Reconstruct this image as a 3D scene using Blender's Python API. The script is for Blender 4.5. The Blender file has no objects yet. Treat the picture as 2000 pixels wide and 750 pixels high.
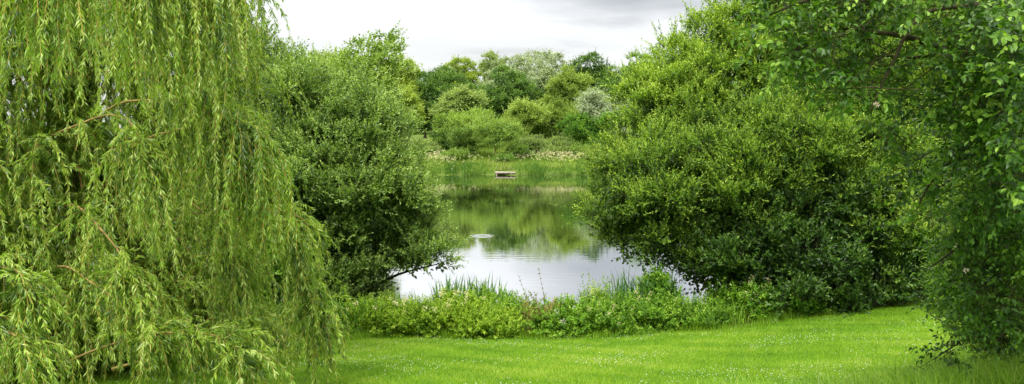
import bpy, math
import numpy as np

F, HZ, H = 1660.0, 250.0, 6.0          # lens in photo pixels, horizon row, eye height above the water
SC = bpy.context.scene
COL = SC.collection
UP = np.array([0.0, 0.0, 1.0])


# ------------------------------------------------------------------ helpers
def at(px, py, d):
    return np.array([(px - 1000.0) / F * d, d, H - (py - HZ) / F * d])


def norm(v):
    return v / np.maximum(np.linalg.norm(v, axis=-1, keepdims=True), 1e-9)


YP = [-300, -20, 0, 12, 20, 24, 27.5, 28.5, 31, 60, 105, 108.4, 110, 122, 150, 200, 260, 6000]
ZP = [8, 6, 4.3, 2.32, 1.0, .55, .25, 0, -.9, -1.5, -1.2, .04, .5, 2.2, 3.4, 4.2, 5, 5.2]


def ground(x, y):
    x = np.asarray(x, float); y = np.asarray(y, float)
    wob = .5 * np.sin(x * .37) + .3 * np.sin(x * .9 + 1.3)
    yy = y + np.where((y > 24) & (y < 112), wob * np.where(y > 60, 1.6, .6), 0)
    z = np.interp(yy, YP, ZP)
    d = np.maximum(-13 - x, x - 27)
    zs = np.interp(d, [-3, 0, 2, 12], [-2, .1, .7, 1.6])
    z = np.where((y > 22) & (y < 112), np.maximum(z, zs), z)
    rise = .085 * np.maximum(0, x - 2.5) * np.interp(y, [0, 6, 22, 29], [.6, 1, 1, 0])
    z = z + np.minimum(rise, 1.4)
    z = z + .03 * np.sin(x * 1.1 + y * .7) * np.sin(y * .9 - x * .4) * np.interp(y, [20, 26], [1, 0])
    return z


def lawn_edge(x):
    x = np.asarray(x, float)
    return 20.6 + np.interp(x, [-12, 3, 6, 9, 12, 20], [.3, 0, .2, 1.9, 3.2, 3.6]) + .12 * np.sin(x * 2.1) + .1 * np.sin(x * 5.3)


def mesh(name, V, Q=None, T=None, mats=(), parent=None, tint=None, mi=None, smooth=False):
    """one mesh object from numpy quads and triangles"""
    me = bpy.data.meshes.new(name)
    V = np.asarray(V, np.float32)
    Q = np.zeros((0, 4), np.int32) if Q is None else np.asarray(Q, np.int32)
    T = np.zeros((0, 3), np.int32) if T is None else np.asarray(T, np.int32)
    me.vertices.add(len(V)); me.vertices.foreach_set('co', V.ravel())
    nl = len(Q) * 4 + len(T) * 3
    me.loops.add(nl); me.loops.foreach_set('vertex_index', np.concatenate([Q.ravel(), T.ravel()]).astype(np.int32))
    me.polygons.add(len(Q) + len(T))
    st = np.concatenate([np.arange(len(Q)) * 4, len(Q) * 4 + np.arange(len(T)) * 3]).astype(np.int32)
    me.polygons.foreach_set('loop_start', st)
    if smooth is False:
        me.polygons.foreach_set('use_smooth', np.zeros(len(st), bool))
    else:
        me.polygons.foreach_set('use_smooth', np.ones(len(st), bool))
    for m in mats:
        me.materials.append(m)
    if mi is not None:
        me.polygons.foreach_set('material_index', np.asarray(mi, np.int32))
    if tint is not None:
        a = me.attributes.new('tint', 'FLOAT', 'POINT')
        a.data.foreach_set('value', np.asarray(tint, np.float32))
    me.update(calc_edges=True)
    o = bpy.data.objects.new(name, me); COL.objects.link(o)
    if parent is not None:
        o.parent = parent
        o.matrix_parent_inverse.identity()
    return o


def thing(name, label, cat, loc=(0, 0, 0), group=None):
    o = bpy.data.objects.new(name, None); COL.objects.link(o)
    o.location = [float(c) for c in loc]
    o.empty_display_size = .2
    o['label'] = label; o['category'] = cat
    if group: o['group'] = group
    return o


def tag(o, label, cat, kind=None, group=None):
    o['label'] = label; o['category'] = cat
    if kind: o['kind'] = kind
    if group: o['group'] = group
    return o


class Acc:
    """collects quads/tris of one mesh"""
    def __init__(s): s.V, s.Q, s.T, s.t, s.n = [], [], [], [], 0; s.mq = []; s.mt = []
    def add(s, V, Q=None, T=None, tint=None, m=0):
        V = np.asarray(V, float).reshape(-1, 3)
        s.V.append(V); s.t.append(np.full(len(V), .5) if tint is None else np.asarray(tint, float))
        if Q is not None and len(Q): s.Q.append(np.asarray(Q) + s.n); s.mq.append(np.full(len(Q), m))
        if T is not None and len(T): s.T.append(np.asarray(T) + s.n); s.mt.append(np.full(len(T), m))
        s.n += len(V)
    def build(s, name, mats, parent=None, smooth=False, origin=(0, 0, 0)):
        V = np.concatenate(s.V) - np.asarray(origin, float)
        Q = np.concatenate(s.Q) if s.Q else None
        T = np.concatenate(s.T) if s.T else None
        return mesh(name, V, Q, T, mats, parent, np.concatenate(s.t), np.concatenate(s.mq + s.mt), smooth)


def tube(acc, pts, rad, sides=6, m=0, tint=.5):
    P = np.asarray(pts, float); n = len(P)
    R = np.broadcast_to(np.asarray(rad, float), (n,))
    Tn = norm(np.gradient(P, axis=0))
    ref = np.where(np.abs(Tn[:, 2:3]) > .9, np.array([[1., 0, 0]]), np.array([[0, 0, 1.]]))
    A = norm(np.cross(Tn, ref)); B = np.cross(Tn, A)
    a = np.linspace(0, 2 * math.pi, sides, endpoint=False)
    V = P[:, None] + (A[:, None] * np.cos(a)[None, :, None] + B[:, None] * np.sin(a)[None, :, None]) * R[:, None, None]
    i = np.arange(n - 1)[:, None] * sides; j = np.arange(sides)[None, :]; k = (j + 1) % sides
    Q = np.stack([i + j, i + k, i + sides + k, i + sides + j], -1).reshape(-1, 4)
    V = V.reshape(-1, 3)
    acc.add(V, Q, None, np.full(len(V), tint), m)


def spline(pts, n):
    """Catmull-Rom through the points"""
    P = np.asarray(pts, float)
    P = np.concatenate([[2 * P[0] - P[1]], P, [2 * P[-1] - P[-2]]])
    out = []
    segs = len(P) - 3
    for s in np.linspace(0, segs, n):
        k = min(int(s), segs - 1); t = s - k
        a, b, c, d = P[k:k + 4]
        out.append(.5 * (2 * b + (c - a) * t + (2 * a - 5 * b + 4 * c - d) * t ** 2 + (3 * b - a - 3 * c + d) * t ** 3))
    return np.array(out)


def leaf_cards(acc, P, A, N, L, W, tint, fold=.25, fine=False, m=0):
    """P base, A axis, N face normal, L length, W width (arrays)"""
    A = norm(A); S = norm(np.cross(A, N)); N = np.cross(S, A)
    L = np.broadcast_to(L, (len(P),))[:, None]; W = np.broadcast_to(W, (len(P),))[:, None]
    if fine:
        pr = [(0, 0, 0), (.22, .40, 0), (.52, .5, -.02), (.80, .27, -.08), (1, 0, -.16), (.80, -.27, -.08), (.52, -.5, -.02), (.22, -.40, 0)]
        V = np.stack([P + A * L * a + S * W * b + N * (W * fold * abs(b) * 2 + L * c) for a, b, c in pr], 1)
        b0 = np.arange(len(P))[:, None] * 8
        Q = np.concatenate([b0 + np.array([[0, 1, 2, 4]]), b0 + np.array([[2, 3, 4, 4]])[:, :4], b0 + np.array([[0, 4, 6, 7]])])
        Q = np.concatenate([b0 + np.array([[0, 1, 2, 4]]), b0 + np.array([[0, 4, 6, 7]])])
        T = np.concatenate([b0 + np.array([[2, 3, 4]]), b0 + np.array([[4, 5, 6]])])
        acc.add(V.reshape(-1, 3), Q, T, np.repeat(tint, 8), m)
    else:
        pr = [(0, 0, 0), (.45, .5, 1), (1, 0, 0), (.45, -.5, 1)]
        V = np.stack([P + A * L * a + S * W * b + N * (W * fold * c) for a, b, c in pr], 1)
        b0 = np.arange(len(P))[:, None] * 4
        acc.add(V.reshape(-1, 3), b0 + np.array([[0, 1, 2, 3]]), None, np.repeat(tint, 4), m)


def rperp(rng, D):
    r = rng.normal(size=D.shape)
    return norm(r - D * np.sum(r * D, -1, keepdims=True))


def shoots(rng, acc, P, D, n, slen, L, W, spread=.9, tint=None, tip=.25, droop=0., jit=.12, fold=.25, fine=False, flat=.55, twig=None, tm=1):
    """leafy shoots: n leaves along each shoot of length slen"""
    D = norm(D); k = len(P)
    tint = np.full(k, .4) if tint is None else tint
    slen = np.broadcast_to(slen, (k,))
    for i in range(n):
        t = (i + rng.uniform(.2, .8, k)) / n
        pos = P + D * (slen * t)[:, None] + UP * (-droop * .5 * (slen * t) ** 2)[:, None]
        sp = spread * (1.15 - .5 * t)[:, None]
        ax = D * np.cos(sp) + rperp(rng, D) * np.sin(sp) - UP * droop * (t * 1.2 + .2)[:, None]
        ax = norm(ax)
        nn = norm(UP * flat + rng.normal(size=ax.shape) * (1 - flat) * .8 + D * .3)
        s = rng.uniform(.75, 1.2, k) * (1.08 - .3 * t)
        tt = np.clip(tint + tip * (t ** 1.5) + rng.normal(0, jit, k), 0, 1)
        leaf_cards(acc, pos, ax, nn, L * s, W * s, tt, fold, fine)
    if twig:
        idx = np.arange(k) if k < 6000 else rng.choice(k, 6000, replace=False)
        sd = rperp(rng, D[idx]); s2 = np.cross(D[idx], sd)
        tip_ = P[idx] + D[idx] * slen[idx, None] - UP * (droop * .5 * slen[idx] ** 2)[:, None]
        base = P[idx] - D[idx] * slen[idx, None] * .5
        V = np.stack([base + sd * twig, base - sd * twig * .5 + s2 * twig * .87, base - sd * twig * .5 - s2 * twig * .87, tip_], 1)
        b0 = np.arange(len(idx))[:, None] * 4
        T = np.concatenate([b0 + np.array([[0, 1, 3]]), b0 + np.array([[1, 2, 3]]), b0 + np.array([[2, 0, 3]])])
        acc.add(V.reshape(-1, 3), None, T, None, tm)


def lobe_clumps(rng, lobes, n, low=-.45, shell=(.78, 1.03), inside=.82):
    """clump centres on the outside of a union of ellipsoids; returns centres and outward directions"""
    C = np.array([l[:3] for l in lobes], float); R = np.array([l[3:6] for l in lobes], float)
    w = (R[:, 0] * R[:, 2]) ** .9; w /= w.sum()
    out, dirs = [], []
    cnt = 0
    while cnt < n:
        k = rng.choice(len(C), n * 2, p=w)
        u = norm(rng.normal(size=(n * 2, 3)))
        ok = u[:, 2] > low + rng.uniform(-.3, .3, n * 2)
        p = C[k] + u * R[k] * rng.uniform(*shell, size=(n * 2, 1))
        for j in range(len(C)):
            d = np.linalg.norm((p - C[j]) / R[j], axis=1)
            ok &= (d > inside) | (k == j)
        out.append(p[ok]); dirs.append(norm(u[ok] / R[k[ok]])); cnt += ok.sum()
    return np.concatenate(out)[:n], np.concatenate(dirs)[:n]


def sub_lobes(rng, lobes, n, r, low=-.5):
    """many small boughs standing out of the big lobes, with dark creases between them"""
    p, _ = lobe_clumps(rng, lobes, n, low, (.80, 1.10), .66)
    s = rng.uniform(.4, 1.45, n) * r
    return [(*p[i], s[i], s[i] * rng.uniform(.8, 1.1), s[i] * rng.uniform(.5, .85)) for i in range(n)]


def leafy(rng, acc, lobes, n_clumps, clump_r, spc, n_leaf, slen, L, W, base_t=.35, up=.5, out=.7, spread=.9, tip=.25, droop=0., fill=.25,
          fold=.25, fine=False, low=-.45, flatz=.6, jit=.12, clump_jit=.1, flat=.55, twig=None, shell=(.78, 1.03), sub=None, stray=.05):
    src = lobes
    if sub:
        src = sub_lobes(rng, lobes, sub[0], sub[1], low); low = -.15
    P0, D0 = lobe_clumps(rng, src, n_clumps, low, shell)
    ct = base_t + rng.normal(0, clump_jit, n_clumps)
    sz = rng.uniform(.6, 1.35, n_clumps) * clump_r
    k = np.repeat(np.arange(n_clumps), spc)
    off = norm(rng.normal(size=(len(k), 3))) * (rng.uniform(0, 1, (len(k), 1)) ** .5)
    off[:, 2] *= flatz
    P = P0[k] + off * sz[k][:, None]
    D = norm(D0[k] * out + UP * up + off * .55 + rng.normal(size=P.shape) * .3 - UP * droop)
    shoots(rng, acc, P, D, n_leaf, slen * rng.uniform(.6, 1.3, len(P)), L, W, spread, ct[k], tip, droop, jit, fold, fine, flat, twig)
    if stray:
        j = rng.choice(len(P), int(len(P) * stray), replace=False)
        Ds = norm(D0[k[j]] * .8 + UP * .35 + rng.normal(size=(len(j), 3)) * .45)
        for f in (.6, 1.15, 1.7):
            shoots(rng, acc, P[j] + Ds * slen * f, Ds, n_leaf, slen * 1.1, L * .9, W * .85, spread, ct[k[j]] + .05, tip, droop, jit, fold, fine, flat, twig)
    # inner leaves that close the crown, tinted darker to deepen its inner shade
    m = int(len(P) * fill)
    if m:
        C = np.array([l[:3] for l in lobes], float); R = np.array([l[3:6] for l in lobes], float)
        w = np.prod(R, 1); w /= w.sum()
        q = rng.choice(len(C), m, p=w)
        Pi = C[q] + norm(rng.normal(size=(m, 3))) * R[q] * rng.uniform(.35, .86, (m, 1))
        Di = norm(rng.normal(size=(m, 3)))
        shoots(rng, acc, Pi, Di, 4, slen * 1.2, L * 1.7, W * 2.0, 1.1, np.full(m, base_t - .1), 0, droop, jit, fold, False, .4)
    return P0, D0


# ------------------------------------------------------------------ materials
def new_mat(name):
    m = bpy.data.materials.new(name); m.use_nodes = True
    nt = m.node_tree; nt.nodes.clear()
    out = nt.nodes.new('ShaderNodeOutputMaterial')
    return m, nt, out


def ramp(nt, cols, pos=None):
    r = nt.nodes.new('ShaderNodeValToRGB'); e = r.color_ramp.elements
    pos = pos or [i / (len(cols) - 1) for i in range(len(cols))]
    while len(e) < len(cols): e.new(.5)
    for i, (c, p) in enumerate(zip(cols, pos)):
        e[i].position = p; e[i].color = (*c, 1)
    return r


GAIN = 1.15


def leaf_mat(name, cols, trans=.38, rough=.42, spec=.5, warm=1.25, pos=None):
    m, nt, out = new_mat(name)
    at_ = nt.nodes.new('ShaderNodeAttribute'); at_.attribute_name = 'tint'
    r = ramp(nt, [tuple(min(1, c * GAIN) for c in k) for k in cols], pos)
    nt.links.new(at_.outputs['Fac'], r.inputs[0])
    p = nt.nodes.new('ShaderNodeBsdfPrincipled')
    p.inputs['Roughness'].default_value = rough
    p.inputs['Specular IOR Level'].default_value = spec
    t = nt.nodes.new('ShaderNodeBsdfTranslucent')
    mul = nt.nodes.new('ShaderNodeMix'); mul.data_type = 'RGBA'; mul.blend_type = 'MULTIPLY'; mul.inputs[0].default_value = 1
    mul.inputs[7].default_value = (warm * 1.1, warm * 1.12, .55, 1)
    nt.links.new(r.outputs[0], mul.inputs[6])
    nt.links.new(r.outputs[0], p.inputs['Base Color']); nt.links.new(mul.outputs[2], t.inputs['Color'])
    mx = nt.nodes.new('ShaderNodeMixShader'); mx.inputs[0].default_value = trans
    nt.links.new(p.outputs[0], mx.inputs[1]); nt.links.new(t.outputs[0], mx.inputs[2])
    nt.links.new(mx.outputs[0], out.inputs[0])
    return m


def bark_mat(name, c1, c2, scale=14):
    m, nt, out = new_mat(name)
    tc = nt.nodes.new('ShaderNodeTexCoord'); mp = nt.nodes.new('ShaderNodeMapping'); mp.inputs['Scale'].default_value = (1, 1, .25)
    n = nt.nodes.new('ShaderNodeTexNoise'); n.inputs['Scale'].default_value = scale; n.inputs['Detail'].default_value = 6
    r = ramp(nt, [c1, c2], [.35, .65])
    p = nt.nodes.new('ShaderNodeBsdfPrincipled'); p.inputs['Roughness'].default_value = .9; p.inputs['Specular IOR Level'].default_value = .15
    b = nt.nodes.new('ShaderNodeBump'); b.inputs['Strength'].default_value = .6; b.inputs['Distance'].default_value = .02
    L = nt.links.new
    L(tc.outputs['Object'], mp.inputs[0]); L(mp.outputs[0], n.inputs['Vector']); L(n.outputs[0], r.inputs[0]); L(n.outputs[0], b.inputs['Height'])
    L(r.outputs[0], p.inputs['Base Color']); L(b.outputs[0], p.inputs['Normal']); L(p.outputs[0], out.inputs[0])
    return m


def plain_mat(name, c, rough=.6):
    m, nt, out = new_mat(name)
    n = nt.nodes.new('ShaderNodeTexNoise'); n.inputs['Scale'].default_value = 9; n.inputs['Detail'].default_value = 3
    r = ramp(nt, [tuple(k * .8 for k in c), c], [.3, .7])
    p = nt.nodes.new('ShaderNodeBsdfPrincipled'); p.inputs['Roughness'].default_value = rough
    nt.links.new(n.outputs[0], r.inputs[0]); nt.links.new(r.outputs[0], p.inputs['Base Color']); nt.links.new(p.outputs[0], out.inputs[0])
    return m


M = dict(
    weeper=leaf_mat('weeping_willow_leaf', [(.055, .115, .012), (.175, .29, .026), (.32, .44, .05), (.48, .56, .20)], .36, .40, .55),
    yellow_twig=leaf_mat('yellow_twig', [(.30, .22, .05), (.36, .27, .06)], .1, .6, .2),
    sallow=leaf_mat('sallow_leaf', [(.032, .065, .010), (.095, .178, .026), (.215, .325, .058), (.41, .53, .15)], .33, .42, .5),
    sallow_yellow=leaf_mat('yellow_sallow_leaf', [(.030, .066, .008), (.10, .192, .017), (.235, .355, .033), (.43, .54, .09)], .36, .5, .35),
    broad=leaf_mat('broad_leaf', [(.016, .048, .006), (.040, .102, .010), (.098, .205, .02), (.27, .41, .055)], .38, .42, .32),
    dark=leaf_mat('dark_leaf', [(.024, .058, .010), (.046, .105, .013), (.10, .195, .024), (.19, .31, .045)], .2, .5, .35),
    dogwood=leaf_mat('dogwood_leaf', [(.018, .048, .008), (.042, .10, .013), (.10, .19, .026), (.25, .37, .07)], .36, .42, .5),
    mid=leaf_mat('mid_leaf', [(.038, .085, .012), (.095, .175, .020), (.17, .27, .032), (.28, .39, .07)], .35, .42, .5),
    lime=leaf_mat('lime_leaf', [(.09, .15, .014), (.20, .28, .028), (.30, .39, .05), (.42, .50, .11)], .38, .45, .45),
    pale=leaf_mat('pale_leaf', [(.09, .14, .032), (.19, .27, .06), (.30, .39, .11), (.42, .51, .18)], .35, .45, .45),
    olive=leaf_mat('olive_leaf', [(.06, .105, .014), (.145, .225, .03), (.25, .345, .055), (.36, .45, .11)], .35, .45, .45),
    silver=leaf_mat('silver_leaf', [(.09, .13, .05), (.20, .26, .11), (.34, .41, .23), (.52, .58, .40)], .25, .45, .45),
    nettle=leaf_mat('nettle_leaf', [(.032, .09, .006), (.085, .20, .012), (.18, .33, .022), (.34, .46, .07)], .3, .5, .3),
    bramble=leaf_mat('bramble_leaf', [(.05, .11, .006), (.125, .24, .010), (.235, .36, .018), (.38, .48, .06)], .3, .5, .3),
    dock=leaf_mat('dock_leaf', [(.10, .055, .022), (.15, .12, .03), (.17, .20, .04), (.32, .22, .08)], .3, .5, .3),
    flag=leaf_mat('flag_blade', [(.02, .08, .02), (.05, .15, .035), (.10, .22, .04), (.20, .30, .06)], .3, .45, .4),
    grass=leaf_mat('grass_blade', [(.06, .14, .006), (.12, .235, .010), (.19, .315, .014), (.30, .37, .06)], .42, .5, .25, 1.3),
    long_grass=leaf_mat('long_grass_blade', [(.07, .16, .01), (.15, .29, .018), (.25, .40, .035), (.46, .47, .18)], .4, .5, .25),
    meadow=leaf_mat('meadow_blade', [(.07, .13, .015), (.13, .22, .02), (.2, .29, .04), (.34, .38, .12)], .35, .5, .25),
    reed=leaf_mat('reed_blade', [(.03, .08, .010), (.07, .155, .018), (.12, .22, .028), (.22, .30, .06)], .35, .5, .25),
    cream=leaf_mat('cream_blossom', [(.62, .58, .28), (.76, .72, .46)], .3, .7, .1, .9),
    white=leaf_mat('white_blossom', [(.45, .47, .36), (.70, .70, .66)], .3, .7, .1, .9),
    pink=leaf_mat('pink_blossom', [(.75, .55, .55), (.8, .72, .7)], .3, .7, .1, .9),
    bark=bark_mat('brown_bark', (.03, .022, .015), (.10, .075, .05)),
    bark_dark=bark_mat('dark_bark', (.018, .015, .011), (.06, .048, .034)),
    bark_moss=bark_mat('mossy_bark', (.025, .025, .010), (.075, .06, .028), 22),
    bark_willow=bark_mat('willow_bark', (.16, .11, .035), (.36, .26, .09), 10),
    stem=leaf_mat('green_stem', [(.08, .14, .02), (.14, .18, .04)], .1, .6, .2),
    red_stem=leaf_mat('red_stem', [(.13, .06, .03), (.20, .11, .05)], .1, .6, .2),
    dry=leaf_mat('dry_blade', [(.2, .18, .06), (.3, .27, .09), (.4, .34, .14)], .3, .6, .2),
)


# ------------------------------------------------------------------ ground, water, sky
def ground_material():
    m, nt, out = new_mat('ground_soil_and_turf'); L = nt.links.new
    a = nt.nodes.new('ShaderNodeAttribute'); a.attribute_name = 'tint'      # 0 bare damp soil, .5 rough meadow, 1 mown turf
    tc = nt.nodes.new('ShaderNodeTexCoord')
    n1 = nt.nodes.new('ShaderNodeTexNoise'); n1.inputs['Scale'].default_value = .9; n1.inputs['Detail'].default_value = 5
    n2 = nt.nodes.new('ShaderNodeTexNoise'); n2.inputs['Scale'].default_value = 30; n2.inputs['Detail'].default_value = 4
    L(tc.outputs['Object'], n1.inputs['Vector']); L(tc.outputs['Object'], n2.inputs['Vector'])
    add = nt.nodes.new('ShaderNodeMath'); add.operation = 'ADD'; L(n1.outputs[0], add.inputs[0]); L(n2.outputs[0], add.inputs[1])
    half = nt.nodes.new('ShaderNodeMath'); half.operation = 'MULTIPLY'; half.inputs[1].default_value = .5; L(add.outputs[0], half.inputs[0])
    soil = ramp(nt, [(.025, .022, .012), (.07, .055, .03)], [.35, .65])
    mead = ramp(nt, [(.06, .10, .015), (.13, .19, .03)], [.35, .65])
    turf = ramp(nt, [(.055, .135, .003), (.11, .225, .005)], [.35, .65])
    for r in (soil, mead, turf): L(half.outputs[0], r.inputs[0])
    s1 = nt.nodes.new('ShaderNodeMapRange'); s1.inputs[1].default_value = .05; s1.inputs[2].default_value = .5
    s2 = nt.nodes.new('ShaderNodeMapRange'); s2.inputs[1].default_value = .5; s2.inputs[2].default_value = .95
    L(a.outputs['Fac'], s1.inputs[0]); L(a.outputs['Fac'], s2.inputs[0])
    x1 = nt.nodes.new('ShaderNodeMix'); x1.data_type = 'RGBA'; x2 = nt.nodes.new('ShaderNodeMix'); x2.data_type = 'RGBA'
    L(s1.outputs[0], x1.inputs[0]); L(soil.outputs[0], x1.inputs[6]); L(mead.outputs[0], x1.inputs[7])
    L(s2.outputs[0], x2.inputs[0]); L(x1.outputs[2], x2.inputs[6]); L(turf.outputs[0], x2.inputs[7])
    p = nt.nodes.new('ShaderNodeBsdfPrincipled'); p.inputs['Roughness'].default_value = .95; p.inputs['Specular IOR Level'].default_value = .1
    b = nt.nodes.new('ShaderNodeBump'); b.inputs['Strength'].default_value = .5; b.inputs['Distance'].default_value = .03
    L(n2.outputs[0], b.inputs['Height']); L(b.outputs[0], p.inputs['Normal'])
    L(x2.outputs[2], p.inputs['Base Color']); L(p.outputs[0], out.inputs[0])
    return m


def build_ground():
    xs = np.unique(np.concatenate([[-2500, -1200, -600, -300, -180, -120, -80], np.arange(-60, -16, 3), np.arange(-16, 16, .4), np.arange(16, 60, 2.5),
                                   [80, 120, 180, 300, 600, 1200, 2500]]).round(3))
    ys = np.unique(np.concatenate([[-600, -200, -80, -30, -12, -5], np.arange(0, 34, .4), np.arange(34, 100, 3), np.arange(100, 130, 1.2),
                                   np.arange(130, 260, 6), [300, 400, 600, 1000, 2000, 4000]]).round(3))
    X, Y = np.meshgrid(xs, ys)
    Z = ground(X, Y)
    nx = len(xs)
    i = np.arange(len(ys) - 1)[:, None] * nx + np.arange(nx - 1)[None, :]
    Q = np.stack([i, i + 1, i + nx + 1, i + nx], -1).reshape(-1, 4)
    t = np.where(Y < lawn_edge(X), 1.0, np.where(Y < 108, .1, .5))
    o = mesh('ground', np.stack([X, Y, Z], -1).reshape(-1, 3), Q, None, [ground_material()], tint=t.ravel(), smooth=True)
    tag(o, 'sloping ground of lawn, damp bank and far meadow', 'ground', 'structure')


def build_water():
    m, nt, out = new_mat('pond_water'); L = nt.links.new
    tc = nt.nodes.new('ShaderNodeTexCoord')
    mp = nt.nodes.new('ShaderNodeMapping'); mp.inputs['Scale'].default_value = (.5, 1.5, 1)
    L(tc.outputs['Object'], mp.inputs[0])
    n = nt.nodes.new('ShaderNodeTexNoise'); n.inputs['Scale'].default_value = 2.2; n.inputs['Detail'].default_value = 3; n.inputs['Roughness'].default_value = .55
    L(mp.outputs[0], n.inputs['Vector'])
    n2 = nt.nodes.new('ShaderNodeTexNoise'); n2.inputs['Scale'].default_value = .12; n2.inputs['Detail'].default_value = 2
    L(tc.outputs['Object'], n2.inputs['Vector'])
    mr = nt.nodes.new('ShaderNodeMapRange'); mr.inputs[1].default_value = .42; mr.inputs[2].default_value = .62; mr.inputs[3].default_value = .25; mr.inputs[4].default_value = 1
    L(n2.outputs[0], mr.inputs[0])
    mul = nt.nodes.new('ShaderNodeMath'); mul.operation = 'MULTIPLY'; L(n.outputs[0], mul.inputs[0]); L(mr.outputs[0], mul.inputs[1])
    b = nt.nodes.new('ShaderNodeBump'); b.inputs['Strength'].default_value = .35; b.inputs['Distance'].default_value = .010
    L(mul.outputs[0], b.inputs['Height'])
    gl = nt.nodes.new('ShaderNodeBsdfGlossy'); gl.inputs['Roughness'].default_value = .015; gl.inputs['Color'].default_value = (.97, .98, 1, 1)
    df = nt.nodes.new('ShaderNodeBsdfDiffuse'); df.inputs['Color'].default_value = (.012, .018, .006, 1)
    fr = nt.nodes.new('ShaderNodeFresnel'); fr.inputs['IOR'].default_value = 1.33
    fm = nt.nodes.new('ShaderNodeMapRange'); fm.inputs[1].default_value = 0; fm.inputs[2].default_value = .33; fm.inputs[3].default_value = .08; fm.inputs[4].default_value = .86
    L(fr.outputs[0], fm.inputs[0])
    mx = nt.nodes.new('ShaderNodeMixShader'); L(fm.outputs[0], mx.inputs[0]); L(df.outputs[0], mx.inputs[1]); L(gl.outputs[0], mx.inputs[2])
    L(b.outputs[0], gl.inputs['Normal']); L(mx.outputs[0], out.inputs[0])
    # real surface: a fine grid near the fish rings, coarse elsewhere
    c = at(942, 461, 47.2)
    xs = np.unique(np.concatenate([np.linspace(-34, 40, 38), np.arange(c[0] - 1.1, c[0] + 1.1, .045)]).round(4))
    ys = np.unique(np.concatenate([np.linspace(26, 113, 42), np.arange(c[1] - 1.1, c[1] + 1.1, .045)]).round(4))
    X, Y = np.meshgrid(xs, ys)
    r = np.hypot(X - c[0], Y - c[1])
    Z = np.where(r < 1.05, .009 * np.cos((r - .48) * 2 * math.pi / .30) * np.exp(-((r - .48) / .17) ** 2), 0)
    nx = len(xs); i = np.arange(len(ys) - 1)[:, None] * nx + np.arange(nx - 1)[None, :]
    Q = np.stack([i, i + 1, i + nx + 1, i + nx], -1).reshape(-1, 4)
    o = mesh('water', np.stack([X, Y, Z], -1).reshape(-1, 3), Q, None, [m], smooth=True)
    tag(o, 'still pond water mirroring trees and pale sky', 'water', 'structure')


SUN_EL, SUN_AZ = math.radians(56), math.radians(205)     # azimuth clockwise from +Y


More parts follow.
